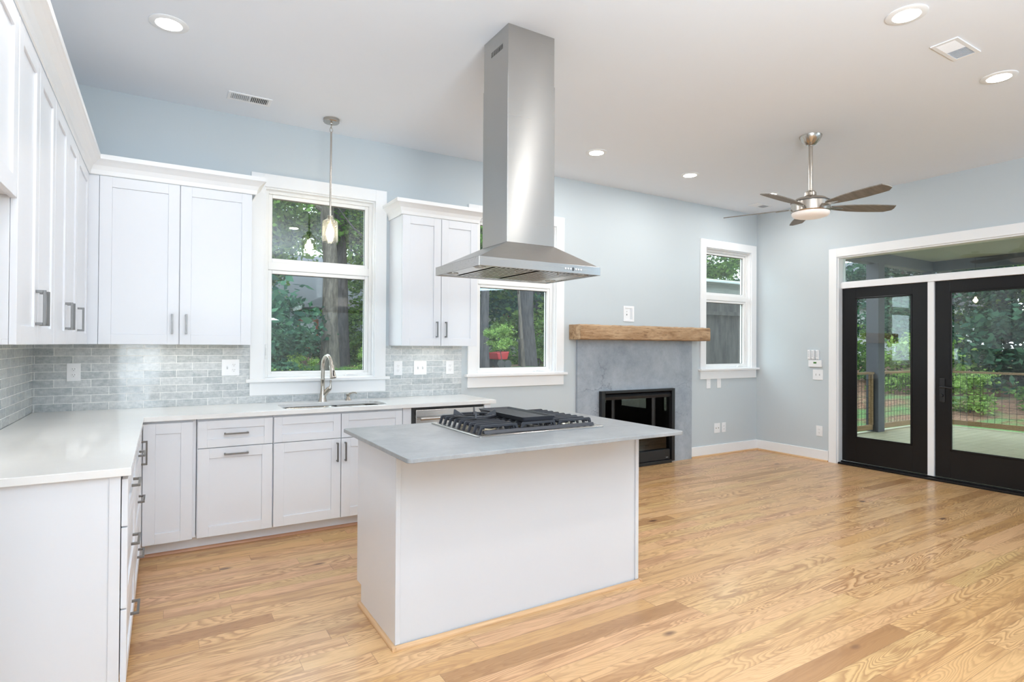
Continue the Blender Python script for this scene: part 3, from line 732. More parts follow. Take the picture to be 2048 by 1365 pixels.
# faucet
t = thing('faucet', 'tall brushed nickel gooseneck faucet with a pull-down spray head', 'tap', (1.876, -0.10, 0.914))
MB().lathe([(0.036, 0.0), (0.035, 0.004), (0.027, 0.03), (0.020, 0.075), (0.0165, 0.12), (0.016, 0.172), (0.0175, 0.174), (0.0175, 0.182), (0.0155, 0.184)], (1.876, -0.10, 0.914), 28).build('base', M['nickel'], t, smooth=True)
pts = [(1.876, -0.10, 1.09), (1.877, -0.10, 1.16)]
R = 0.080; cz0 = 1.200
for i in range(13):
    a = PI - i*(PI*0.94)/12; s = R + R*math.cos(a)
    pts.append((1.877 + s*0.20, -0.10 - s*0.98, cz0 + R*1.12*math.sin(a)))
MB().tube(pts, [0.0155]*2 + [0.0155 - 0.0015*i/12 for i in range(13)], 20).build('spout', M['nickel'], t, smooth=True)
hx, hy, hz = pts[-1]; dx = (pts[-1][0]-pts[-2][0], pts[-1][1]-pts[-2][1], pts[-1][2]-pts[-2][2]); L = Vector(dx).normalized()
p = [Vector((hx, hy, hz)) + L*k for k in (0, 0.006, 0.035, 0.085, 0.107, 0.112)]
MB().tube(p, [0.0165, 0.0195, 0.0185, 0.0235, 0.026, 0.019], 24).build('spray_head', M['nickel'], t, smooth=True)
q = p[3]; MB().box(q.x-0.006, q.x+0.006, q.y-0.0265, q.y-0.017, q.z-0.012, q.z+0.040).build('button', M['slot'], t, bevel=0.002)
MB().tube([(1.884, -0.104, 0.965), (1.915, -0.125, 1.010), (1.925, -0.132, 1.022)], [0.018, 0.020, 0.019], 16).build('valve_arm', M['nickel'], t, smooth=True)
MB().tube([(1.925, -0.132, 1.022), (1.930, -0.135, 1.035), (1.932, -0.136, 1.060), (1.932, -0.136, 1.088)], [0.018, 0.011, 0.0065, 0.008], 12).build('lever', M['nickel'], t, smooth=True)
t = thing('soap_dispenser', 'small brushed nickel soap dispenser right of the faucet', 'soap dispenser', (2.085, -0.10, 0.914))
MB().lathe([(0.027, 0), (0.026, 0.003), (0.018, 0.016), (0.013, 0.026), (0.011, 0.032), (0.018, 0.036), (0.019, 0.052), (0.013, 0.057)], (2.085, -0.10, 0.914), 24).build('body', M['nickel'], t, smooth=True)
MB().tube([(2.085, -0.10, 0.962), (2.100, -0.112, 0.972), (2.118, -0.128, 0.980), (2.135, -0.142, 0.979), (2.143, -0.15, 0.972)], [0.008, 0.0075, 0.007, 0.0065, 0.005], 12).build('spout', M['nickel'], t, smooth=True)
# dishwasher
t = thing('dishwasher', 'built-in stainless dishwasher with a bar handle, right of the sink cabinet', 'dishwasher', (2.773, -0.32, 0))
MB().box(2.452, 3.096, -0.600, -0.01, 0.0, 0.880).build('body', M['slot'], t)
MB().box(2.478, 3.092, -0.640, -0.602, 0.10, 0.862).build('door', M['steel'], t, bevel=0.004)
MB().box(2.455, 3.096, -0.612, -0.601, 0.862, 0.881).build('seal', M['slot'], t)
mb = MB().tube([(2.50, -0.682, 0.795), (3.07, -0.682, 0.795)], 0.012, 16)
mb.box(2.520, 2.536, -0.682, -0.640, 0.788, 0.802); mb.box(3.034, 3.05, -0.682, -0.640, 0.788, 0.802); mb.build('handle', M['steel'], t, smooth=True)

# ================================================================== ISLAND
t = thing('kitchen_island', 'white panelled kitchen island base with an open grey-topped overhang', 'kitchen island', (2.39, -2.13, 0))
IX0, IX1, IY0, IY1 = 1.662, 3.147, -2.442, -1.845
MB().box(IX0+0.022, IX1-0.022, IY0+0.008, IY1, 0.10, 0.898).build('body', M['cab'], t)
MB().box(IX0+0.022, IX1-0.022, IY0+0.010, IY1-0.075, 0.0, 0.0995).build('plinth', M['cab'], t)
mb = MB().prism([(IX0, IY0, 0), (IX0, IY1-0.075, 0), (IX0, IY1-0.075, 0.105), (IX0, IY1, 0.105), (IX0, IY1, 0.898), (IX0, IY0, 0.898)], (0.02, 0, 0)); mb.build('side_panel', M['cab'], t, bevel=0.0012)
mb = MB().prism([(IX1-0.02, IY0, 0), (IX1-0.02, IY1-0.075, 0), (IX1-0.02, IY1-0.075, 0.105), (IX1-0.02, IY1, 0.105), (IX1-0.02, IY1, 0.898), (IX1-0.02, IY0, 0.898)], (0.02, 0, 0)); mb.build('side_panel', M['cab'], t, bevel=0.0012)
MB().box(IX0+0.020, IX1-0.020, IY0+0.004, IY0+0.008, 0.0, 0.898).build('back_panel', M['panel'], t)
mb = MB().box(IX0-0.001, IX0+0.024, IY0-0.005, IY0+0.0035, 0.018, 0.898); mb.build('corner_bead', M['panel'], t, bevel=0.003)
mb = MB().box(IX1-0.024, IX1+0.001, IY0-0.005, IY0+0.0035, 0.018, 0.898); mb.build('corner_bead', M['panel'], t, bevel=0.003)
fi = Frame((0, IY1, 0), (-1, 0, 0), (0, 1, 0))
d = shaker(fi, 'door', -2.145, -1.668, 0.108, 0.700, t); pull(fi, -2.105, 0.60, 0.14, True, d)
d = shaker(fi, 'drawer', -2.145, -1.668, 0.706, 0.890, t, stile=0.055); pull(fi, -1.90, 0.80, 0.14, False, d)
d = shaker(fi, 'drawer', -3.142, -2.150, 0.108, 0.420, t); pull(fi, -2.64, 0.30, 0.15, False, d)
d = shaker(fi, 'drawer', -3.142, -2.150, 0.426, 0.700, t); pull(fi, -2.64, 0.56, 0.15, False, d)
shaker(fi, 'false_front', -3.142, -2.150, 0.706, 0.890, t, stile=0.055)
quarter('shoe_moulding', (IX0-0.018, IY0-0.005), (IX1+0.018, IY0-0.005), 0.018, (0, -1), M['shoe']).parent = None
o = bpy.data.objects['shoe_moulding.001'] if 'shoe_moulding.001' in bpy.data.objects else None
if o: set_parent(o, t)
o = quarter('shoe_moulding', (IX0, IY0-0.023), (IX0, IY1-0.07), 0.018, (-1, 0), M['shoe_y']); set_parent(o, t)
o = quarter('shoe_moulding', (IX1, IY0-0.023), (IX1, IY1-0.07), 0.018, (1, 0), M['shoe_y']); set_parent(o, t)
mb = MB().prism(rrect(1.600, 3.190, -2.752, -1.768, 0.022, 0.9), (0, 0, 0.020), ); top = mb.build('island_worktop', M['greyquartz'], bevel=0.0025)
tag(top, 'matt concrete-grey stone slab on the kitchen island, carrying the cooktop', 'worktop')

# ---- cooktop
ZK = 0.920
CX0, CX1, CY0, CY1 = 2.096, 2.905, -2.425, -1.818
t = thing('gas_cooktop', 'stainless gas cooktop with black cast iron grates set in the island top', 'cooktop', (2.50, -2.12, ZK))
mb = MB(); mb.loft([rrect(CX0, CX1, CY0, CY1, 0.02, ZK+0.0005), rrect(CX0, CX1, CY0, CY1, 0.02, ZK+0.006), rrect(CX0+0.004, CX1-0.004, CY0+0.004, CY1-0.004, 0.018, ZK+0.009), rrect(CX0+0.022, CX1-0.022, CY0+0.022, CY1-0.022, 0.012, ZK+0.0085), rrect(CX0+0.030, CX1-0.030, CY0+0.030, CY1-0.030, 0.01, ZK+0.003)])
mb.build('tray', M['steel'], t, smooth=True)
def grate(x0, x1, y0, y1, n, name='grate', legs=True, mid=True):
    mb = MB(); zt = ZK+0.052; w = 0.0105
    ys = [y0 + (y1-y0)*i/(n-1) for i in range(n)]
    for y in ys:    # bars along x with sloping shouldered ends
        prof = [(x0-0.014, ZK+0.004), (x0, zt-0.004), (x0+0.008, zt), (x1-0.008, zt), (x1, zt-0.004), (x1+0.014, ZK+0.004), (x1-0.001, ZK+0.004), (x1-0.014, zt-0.014), (x0+0.014, zt-0.014), (x0+0.001, ZK+0.004)]
        mb.prism([(px, y-w/2, pz) for px, pz in prof], (0, w, 0))
    for x in ((x0+0.02, x1-0.02, (x0+x1)/2) if mid else (x0+0.02, x1-0.02)): mb.box(x-w/2, x+w/2, y0, y1, zt-0.024, zt-0.010)
    return mb.build(name, M['iron'], t, bevel=0.0018)
gx = [CX0+0.048, CX0+0.268, CX0+0.282, CX1-0.282, CX1-0.268, CX1-0.048]
gy0, gy1 = CY0+0.075, CY1-0.045
grate(gx[0], gx[1], gy0, gy1, 9); grate(gx[4], gx[5], gy0, gy1, 9); grate(gx[2]+0.016, gx[3]-0.016, gy0, gy1, 8)
mb = MB().prism([(CX0+0.05, CY0+0.030, ZK+0.0095), (CX0+0.05, CY0+0.062, ZK+0.0095), (CX0+0.05, CY0+0.058, ZK+0.026), (CX0+0.05, CY0+0.040, ZK+0.028)], (CX1-CX0-0.10, 0, 0))
mb.build('front_bar', M['iron'], t, bevel=0.003)
for bx_, by_, br_ in ((gx[0]+0.11, gy0+0.11, 0.040), (gx[0]+0.11, gy1-0.12, 0.052), (gx[4]+0.11, gy0+0.11, 0.038), (gx[4]+0.11, gy1-0.12, 0.045), (2.5, (gy0+gy1)/2, 0.06)):
    b_ = MB().lathe([(br_, ZK+0.004), (br_, ZK+0.014), (br_*0.92, ZK+0.018)], (bx_, by_, 0), 28).build('burner', M['brass'], t, smooth=True)
    MB().lathe([(br_*0.80, ZK+0.0185), (br_*0.80, ZK+0.026), (br_*0.7, ZK+0.029)], (bx_, by_, 0), 28).build('burner_cap', M['iron'], b_, smooth=True)
# wok ring on the rear left burner
wx, wy = gx[0]+0.122, gy1-0.19
mb = MB(); rings = []
for i in range(40):
    a = 2*PI*i/40; c, s_ = math.cos(a), math.sin(a)
    rings.append([(wx+c*(0.108+dr), wy+s_*(0.108+dr), ZK+0.066+dz) for dr, dz in ((-0.008, -0.004), (0.008, -0.004), (0.008, 0.005), (-0.008, 0.005))])
rings.append(rings[0]); mb.loft(rings, cap=False)
for k in range(4):
    a = PI/4 + k*PI/2 + 0.35; c, s_ = math.cos(a), math.sin(a)
    P = lambda r_, z_: (wx+c*r_ - s_*0.005, wy+s_*r_ + c*0.005, ZK+z_)
    mb.prism([P(0.122, 0.060), P(0.118, 0.098), P(0.112, 0.100), P(0.060, 0.066), P(0.060, 0.056), P(0.09, 0.0525)], (s_*0.010, -c*0.010, 0))
wr = mb.build('wok_ring', M['iron'], bevel=0.0015); tag(wr, 'round cast iron wok ring standing on the left cooktop grate', 'wok ring')
# griddle
gxa, gxb, gya, gyb = 2.392, 2.612, gy0-0.012, gy1+0.010
t = thing('griddle', 'black ridged cast iron griddle pan lying across the middle of the cooktop', 'griddle', ((gxa+gxb)/2, (gya+gyb)/2, ZK+0.053))
zg = ZK+0.054
mb = MB().loft([rrect(gxa+0.012, gxb-0.012, gya+0.012, gyb-0.012, 0.01, zg), rrect(gxa, gxb, gya, gyb, 0.012, zg+0.024), rrect(gxa+0.010, gxb-0.010, gya+0.010, gyb-0.010, 0.01, zg+0.024), rrect(gxa+0.018, gxb-0.018, gya+0.018, gyb-0.018, 0.008, zg+0.010)], cap=True)
mb.build('pan', M['iron'], t, bevel=0.001)
mb = MB(); n = 26
for i in range(n):
    y = gya+0.035 + (gyb-gya-0.07)*i/(n-1); mb.prism([(gxa+0.024, y-0.004, zg+0.0102), (gxa+0.024, y+0.004, zg+0.0102), (gxa+0.024, y, zg+0.0155)], (gxb-gxa-0.048, 0, 0))
mb.build('ridges', M['griddle'], t)

# ================================================================== RANGE HOOD
t = thing('range_hood', 'brushed stainless steel chimney range hood hanging over the island', 'range hood', (2.52, -2.09, 1.79))
HX0, HX1, HY0, HY1 = 2.122, 2.915, -2.368, -1.818
hz0, hz1, hz2 = 1.790, 1.838, 1.955
cx0, cx1, cy0_, cy1_ = 2.370, 2.688, -2.224, -1.938
sk = 0.0012
mb = MB()    # rim as a skirt, open below
for (x0, x1, y0, y1) in ((HX0, HX1, HY0, HY0+0.004), (HX0, HX1, HY1-0.004, HY1), (HX0, HX0+0.004, HY0+0.004, HY1-0.004), (HX1-0.004, HX1, HY0+0.004, HY1-0.004)): mb.box(x0, x1, y0, y1, hz0, hz1)
mb.build('rim', M['steel'], t, bevel=0.001)
mb = MB(); A = [(HX0, HY0), (HX1, HY0), (HX1, HY1), (HX0, HY1)]
ins = 0.008
B_ = [(HX0+ins, HY0+ins), (HX1-ins, HY0+ins), (HX1-ins, HY1-ins), (HX0+ins, HY1-ins)]; Cc = [(cx0, cy0_), (cx1, cy0_), (cx1, cy1_), (cx0, cy1_)]
mb.loft([[(x, y, hz1) for x, y in A], [(x, y, hz1+0.001) for x, y in B_], [(x, y, hz2) for x, y in Cc]]); mb.build('canopy', M['steel_v'], t)
MB().box(cx0, cx1, cy0_, cy1_, hz2+0.0005, 2.885).build('lower_chimney', M['steel_v'], t, bevel=0.0015)
up = MB(); e = 0.003
for (x0, x1, y0, y1) in ((cx0+e, cx1-e, cy0_+e, cy0_+e+0.002), (cx0+e, cx1-e, cy1_-e-0.002, cy1_-e), (cx1-e-0.002, cx1-e, cy0_+e+0.002, cy1_-e-0.002)): up.box(x0, x1, y0, y1, 2.885, ZC-0.001)
# left face with slots
sl = [(-2.160+0.0125*i, -2.160+0.0125*i+0.0065, 3.055, 3.085) for i in range(11)]
xa = cx0+e
holes_wall(up, cy0_+e+0.002, cy1_-e-0.002, 2.885, ZC-0.001, sl, lambda a, b, c, d: up.box(xa, xa+0.002, a, b, c, d))
up.build('upper_chimney', M['steel_v'], t)
MB().box(xa+0.03, xa+0.032, -2.17, -2.01, 3.03, 3.11).build('vent_duct', M['slot'], t)
mb = MB(); ti = 0.004
holes_wall(mb, HX0+ti, HX1-ti, 0, 1, [], lambda *a: None)
fx0_, fx1_, fy0, fy1 = 2.235, 2.802, HY0+0.055, HY1-0.045
for (x0, x1, y0, y1) in ((HX0+ti, fx0_, HY0+ti, HY1-ti), (fx1_, HX1-ti, HY0+ti, HY1-ti), (fx0_, fx1_, HY0+ti, fy0), (fx0_, fx1_, fy1, HY1-ti)): mb.box(x0, x1, y0, y1, hz0+0.006, hz0+0.010)
mb.build('underside', M['steel_plain'], t)
for a, b in ((fx0_+0.002, 2.516), (2.521, fx1_-0.002)):
    f_ = MB().box(a, b, fy0+0.002, fy1-0.002, hz0+0.026, hz0+0.030).build('filter', M['slot'], t)
    mb = MB(); n = 9
    for i in range(n):
        x = a+0.010 + (b-a-0.02)*(i+0.5)/n; w = 0.0085
        mb.prism([(x-w, fy0+0.004, hz0+0.004), (x+w, fy0+0.004, hz0+0.004), (x+w-0.002, fy0+0.004, hz0+0.010), (x-w+0.002, fy0+0.004, hz0+0.010)], (0, fy1-fy0-0.008, 0))
    mb.build('baffle', M['steel_plain'], f_)
    MB().tube([((a+b)/2, fy0+0.012, hz0+0.004), ((a+b)/2, fy0+0.012, hz0-0.012)], [0.004, 0.006], 12).build('filter_knob', M['steel'], f_, smooth=True)
for x, y in ((2.175, -2.27), (2.175, -1.94), (2.862, -2.27), (2.862, -1.94)):
    l_ = MB().lathe([(0.034, hz0+0.0058), (0.034, hz0+0.003), (0.026, hz0+0.002), (0.024, hz0+0.004)], (x, y, 0), 24).build('lamp_ring', M['nickel'], t, smooth=True)
    MB().lathe([(0.022, hz0+0.0035), (0.020, hz0+0.0030)], (x, y, 0), 20).build('lamp_lens', M['greyplastic'], l_)
for i, x in enumerate((2.664, 2.682, 2.700, 2.736, 2.754, 2.771)):
    MB().lathe([(0.0048, 0), (0.0048, -0.004), (0.003, -0.005)], (x, HY0, 1.813), 12, 'y').build('button', M['plastic'], t, smooth=True)
MB().box(2.713, 2.723, HY0-0.0015, HY0-0.0003, 1.803, 1.822).build('display', M['slot'], t)

# ================================================================== FIREPLACE
def fireplace():
    t = thing('fireplace_surround', 'grey cracked stone slab surround of the fireplace, on the far wall', 'fireplace surround', (5.445, 0, 0))
    mb = MB(); holes_wall(mb, 4.560, 6.334, 0.0, 1.449, [(4.95, 5.97, 0.0, 0.86)], lambda a, b, c, d: mb.box(a, b, -0.03, -0.0005, c, d)); mb.build('slab', M['fireslab'], t)
    t = thing('gas_fireplace', 'black framed glass-fronted gas fireplace insert', 'fireplace', (5.43, 0, 0))
    x0, x1, zt = 4.858, 5.988, 0.884
    mb = MB(); w = 0.050
    mb.box(x0, x0+w, -0.082, -0.031, 0.02, zt); mb.box(x1-w, x1, -0.082, -0.031, 0.02, zt); mb.box(x0+w, x1-w, -0.082, -0.031, zt-0.028, zt); mb.box(x0+w, x1-w, -0.082, -0.031, 0.0, 0.040)
    mb.build('frame', M['blackmetal'], t, bevel=0.004)
    MB().prism([(x0+w+0.002, -0.035, 0.780), (x0+w+0.002, -0.060, 0.785), (x0+w+0.002, -0.066, 0.812), (x0+w+0.002, -0.045, 0.842), (x0+w+0.002, -0.035, 0.842)], (x1-x0-2*w-0.004, 0, 0)).build('louvre', M['blackmetal'], t)
    MB().box(x0+w+0.02, x1-w-0.02, -0.070, -0.038, 0.042, 0.165).build('lower_panel', M['blackmetal'], t, bevel=0.006)
    MB().box(5.85, 5.885, -0.0712, -0.0702, 0.068, 0.073).build('badge', M['greyplastic'], t)
    MB().box(x0+w+0.004, x1-w-0.004, -0.034, -0.031, 0.166, 0.783).build('glass', M['fireglass'], t)
    mb = MB(); a, b = 4.953, 5.967
    mb.box(a, b, 0.50, 0.51, 0.104, 0.858); mb.box(a, a+0.01, -0.028, 0.50, 0.104, 0.858); mb.box(b-0.01, b, -0.028, 0.50, 0.104, 0.858); mb.box(a, b, -0.028, 0.50, 0.848, 0.858); mb.box(a, b, -0.028, 0.50, 0.104, 0.112)
    mb.build('firebox', M['firebrick'], t)
    mb = MB(); rnd = random.Random(3)
    for i in range(260):
        x = rnd.uniform(5.02, 5.90); y = rnd.uniform(0.03, 0.16); s_ = rnd.uniform(0.008, 0.018); z = 0.165+rnd.uniform(0, 0.03)
        mb.prism([(x+s_*math.cos(k*2.1+i), y+s_*math.sin(k*2.1+i), z) for k in range(3)], (rnd.uniform(-.01, .01), 0, s_*1.2))
    e_ = mb.build('ember_bed', M['ember'], t); e_['kind'] = 'stuff'
    MB().box(4.98, 5.94, 0.01, 0.24, 0.113, 0.166).build('burner_tray', M['blackmetal'], t)
    rnd = random.Random(5)
    for k in range(4):
        x = 5.10+k*0.22; MB().tube([(x, 0.10, 0.20), (x+0.12, 0.12+rnd.uniform(-.03, .03), 0.225), (x+0.26, 0.14, 0.21)], [0.028, 0.033, 0.026], 10).build('log', M['bark'], t, smooth=True)
    # mantel beam
    mb = MB(); rnd = random.Random(2); rings = []
    n = 46
    for i in range(n+1):
        x = 4.466 + (6.468-4.466)*i/n
        j = lambda s=0.0025: rnd.uniform(-s, s)
        y0, y1, z0, z1 = -0.198, -0.0305 if True else 0, 1.450, 1.610
        y1 = -0.001
        rings.append([(x, y0+0.010+j(), z0+j()), (x, y0+j(), z0+0.010), (x, y0+j(), z0+0.06+j()), (x, y0+j(), z0+0.11+j()), (x, y0+j(0.003), z1-0.012+j()), (x, y0+0.014+j(), z1+j(0.003)), (x, (y0+y1)/2, z1+j()), (x, y1, z1+j()), (x, y1, z0), (x, (y0+y1)/2, z0+j())])
    mb.loft(rings); o = mb.build('mantel_beam', M['mantel'], bevel=0.003); tag(o, 'rough reclaimed timber mantel beam above the fireplace', 'mantel')
fireplace()

# ================================================================== WALL PLATES
def to_wall(mb, wall, u, z):
    """plates are modelled in x (right) / z (up), facing -y at origin"""
    if wall == 'back': m = Matrix.Translation((u, -0.0085 if (u < 3.187 and z < 1.38) else -0.0005, z))
    else: m = Matrix.Translation((XR-0.0005, u, z)) @ Matrix.Rotation(-PI/2, 4, 'Z')
    return mb.xform(m)
def plate(wall, u, z, w, h, kinds, label, group=None, name='wall_plate', cat='outlet'):
    base = {'back': (u, -0.001, z), 'right': (XR-0.001, u, z)}[wall]
    t = thing(name, label, cat, base, group)
    to_wall(MB().box(-w/2, w/2, -0.006, 0, -h/2, h/2), wall, u, z).build('cover', M['plastic'], t, bevel=0.0025, seg=3)
    n = len(kinds); pitch = 0.046
    for i, k in enumerate(kinds):
        x = (i-(n-1)/2)*pitch
        if k == 'outlet':
            for dz in (0.020, -0.020):
                f = to_wall(MB().lathe([(0.0165, 0), (0.0165, -0.0085), (0.015, -0.009)], (x, 0, dz), 20, 'y'), wall, u, z).build('receptacle', M['plastic'], t)
                mb = MB().box(x-0.0075, x-0.0055, -0.0096, -0.0088, dz-0.001, dz+0.007); mb.box(x+0.0055, x+0.0075, -0.0096, -0.0088, dz-0.001, dz+0.007); mb.box(x-0.002, x+0.002, -0.0096, -0.0088, dz-0.010, dz-0.006)
                to_wall(mb, wall, u, z).build('slots', M['slot'], f)
        elif k == 'toggle':
            to_wall(MB().box(x-0.005, x+0.005, -0.008, -0.0055, -0.012, 0.012), wall, u, z).build('toggle_slot', M['greyplastic'], t)
            to_wall(MB().prism([(x-0.004, -0.006, -0.004), (x-0.004, -0.006, 0.006), (x-0.004, -0.018, 0.011), (x-0.004, -0.018, 0.006)], (0.008, 0, 0)), wall, u, z).build('toggle', M['plastic'], t)
        elif k == 'jack':
            to_wall(MB().lathe([(0.0065, 0), (0.0065, -0.011)], (x, 0, 0), 12, 'y'), wall, u, z).build('socket', M['nickel'], t)
        elif k == 'screw':
            to_wall(MB().lathe([(0.003, 0), (0.003, -0.0075)], (x, 0, 0), 10, 'y'), wall, u, z).build('screw', M['greyplastic'], t)
    return t
G = 'white plates on the tiled backsplash'
plate('back', 0.228, 1.180, 0.078, 0.124, ['outlet'], 'white outlet on the tiles nearest the room corner', G)
plate('back', 1.200, 1.198, 0.124, 0.126, ['toggle', 'outlet'], 'white plate with one switch and one outlet, left of the sink window', G)
plate('back', 2.554, 1.172, 0.080, 0.126, ['outlet'], 'white outlet on the tiles just right of the sink window', G)
plate('back', 2.766, 1.172, 0.126, 0.126, ['toggle', 'toggle'], 'white double switch plate between two outlets on the tiles', G, 'switch_plate', 'switch')
plate('back', 3.064, 1.172, 0.080, 0.126, ['outlet'], 'white outlet at the right end of the tiles', G)
G = 'white plates on the wall by the far corner'
plate('back', 6.668, 0.915, 0.074, 0.124, ['screw'], 'white plate under the corner window, the one nearer the fireplace', G, 'wall_plate', 'wall plate')
plate('back', 6.866, 0.915, 0.074, 0.124, ['screw'], 'white plate under the corner window, the one nearer the room corner', G, 'wall_plate', 'wall plate')
plate('back', 6.831, 0.340, 0.112, 0.124, ['jack', 'jack'], 'white double jack plate low on the wall right of the fireplace', G, 'wall_plate', 'wall plate')
plate('back', 6.961, 0.341, 0.076, 0.124, ['outlet'], 'white outlet low on the wall beside the jack plate', G)
plate('right', -0.856, 1.046, 0.128, 0.126, ['toggle', 'toggle'], 'white double switch plate beside the black door', G, 'switch_plate', 'switch')
plate('right', -0.876, 0.358, 0.080, 0.126, ['outlet'], 'white outlet low on the wall beside the black door', G)
# thermostat + three fan remotes in holders
t = thing('thermostat', 'white thermostat with a small green display, below the three remotes', 'thermostat', (XR, -0.83, 1.18), None)
to_wall(MB().box(-0.088, 0.080, -0.024, 0, -0.040, 0.044), 'right', -0.832, 1.180).build('body', M['plastic'], t, bevel=0.004)
to_wall(MB().box(-0.020, 0.018, -0.0252, -0.0242, 0.002, 0.022), 'right', -0.832, 1.180).build('display', M['lcd'], t)
for i, (y, w) in enumerate(((-0.752, 'left'), (-0.801, 'middle'), (-0.856, 'right'))):
    t = thing('remote_control', '%s one of three slim white fan remotes in wall cradles beside the door' % ('leftmost', 'middle', 'rightmost')[i], 'remote control', (XR, y, 1.29), 'fan remotes on the wall')
    to_wall(MB().box(-0.020, 0.020, -0.020, 0, -0.062, 0.055), 'right', y, 1.290).build('cradle', M['plastic'], t, bevel=0.004)
    to_wall(MB().box(-0.016, 0.016, -0.030, -0.0202, -0.050, 0.060), 'right', y, 1.290).build('remote_body', M['plastic'], t, bevel=0.004)
    mb = MB()
    for k in range(5): mb.box(-0.009, 0.009, -0.0312, -0.0302, -0.026+k*0.015, -0.019+k*0.015)
    to_wall(mb, 'right', y, 1.290).build('buttons', M['greyplastic'], t)
# recessed TV box
t = thing('recessed_tv_box', 'white recessed power box on the wall above the mantel', 'outlet box', (5.315, 0, 1.753))
x0, x1, z0, z1 = 5.234, 5.396, 1.664, 1.842
mb = MB(); ring(mb, x0, x1, z0, z1, 0.026, -0.007, -0.0005)
mb.build('flange', M['plastic'], t, bevel=0.002)
mb = MB(); w = 0.026
mb.box(x0+w, x1-w, -0.0022, -0.0008, z0+w, z1-w); mb.build('back_plate', M['plastic'], t)
mb = MB().box(x0+w+0.022, x0+w+0.032, -0.004, -0.0024, 1.735, 1.750); mb.box(x0+w+0.024, x0+w+0.030, -0.004, -0.0024, 1.775, 1.782); mb.build('socket', M['slot'], t)
MB().box(x1-w-0.030, x1-w, -0.0065, -0.0023, z0+w, z1-w).build('inner_wall', M['panel'], t)

# ================================================================== CEILING FIXTURES
def can(x, y, label, pw=6):
    t = thing('recessed_light', label, 'ceiling light', (x, y, ZC), 'round recessed ceiling lights')
    MB().lathe([(0.098, -0.0005), (0.098, -0.004), (0.092, -0.007), (0.066, -0.0075), (0.066, -0.0005)], (x, y, ZC), 40).build('trim_ring', M['trim'], t, smooth=True)
    MB().lathe([(0.0655, -0.0078), (0.060, -0.0095), (0.02, -0.0105)], (x, y, ZC), 40).build('lens', M['can'], t, smooth=True)
    a = area('can_lamp', (x, y, ZC-0.012), (x, y, 0), 0.12, pw, (1.0, 0.985, 0.965), shape='DISK'); a.parent = t; a.location = (0, 0, -0.013); a.rotation_euler = (0, 0, 0)
    return t
CANS = [(0.763, -1.213, 'round recessed ceiling light over the left worktop'),
        (4.150, -3.415, 'round recessed ceiling light at the top edge, left of the long vent'),
        (5.450, -3.379, 'round recessed ceiling light below the long vent, at the right edge'),
        (4.161, -0.815, 'round recessed ceiling light just right of the hood chimney'),
        (5.432, -0.791, 'round recessed ceiling light above the fireplace'),
        (6.824, -0.761, 'round recessed ceiling light behind the fan blade, by the far corner')]
for x, y, l in CANS: can(x, y, l, 2.5 if x < 1 else (5.5 if y < -3 else 8))
can(2.98, -1.20, 'added round ceiling light, unseen behind the hood chimney, filling the kitchen', 5)  # added can, out of sight, to brighten the deep kitchen
can(4.05, -4.75, 'round recessed ceiling light on the living side, level with the island end', 7)
can(0.763, -3.05, 'added unseen ceiling light above the left worktop end, filling the kitchen', 7.5)  # added can outside the view, fill for the left run
can(2.45, -4.15, 'added unseen ceiling light over the open side of the island, filling the kitchen', 13)  # added can outside the view, fill from above the island
def vent(x, y, w, h, label, n=20, back='greyplastic'):
    t = thing('ceiling_vent', label, 'vent', (x, y, ZC), 'white ceiling air vents')
    mb = MB(); e = 0.022; z = ZC-0.0005
    for a in ((x-w/2, x+w/2, y-h/2, y-h/2+e), (x-w/2, x+w/2, y+h/2-e, y+h/2), (x-w/2, x-w/2+e, y-h/2+e, y+h/2-e), (x+w/2-e, x+w/2, y-h/2+e, y+h/2-e)): mb.box(*a, z-0.007, z)
    mb.box(x-0.005, x+0.005, y-h/2+e, y+h/2-e, z-0.007, z)
    mb.build('frame', M['plastic'], t, bevel=0.002)
    MB().box(x-w/2+e, x+w/2-e, y-h/2+e, y+h/2-e, z-0.002, z-0.0005).build('backing', M[back], t)
    mb = MB()
    for i in range(n):
        s = -1 if i < n/2 else 1; xx = x - (w/2-e) + (w-2*e)*(i+0.5)/n
        mb.prism([(xx-0.004*s, y-h/2+e, z-0.0085), (xx-0.003*s, y-h/2+e, z-0.0085), (xx+0.004*s, y-h/2+e, z-0.002), (xx+0.003*s, y-h/2+e, z-0.002)], (0, h-2*e, 0))
    mb.build('louvres', M['plastic'], t)
vent(1.275, -0.380, 0.29, 0.145, 'white ceiling vent with open louvres above the sink-side cabinets', back='slot')
vent(4.790, -3.392, 0.31, 0.14, 'white ceiling vent between two recessed lights at the top right')
vent(7.185, -0.365, 0.30, 0.14, 'white ceiling vent by the far corner, left of the fan')

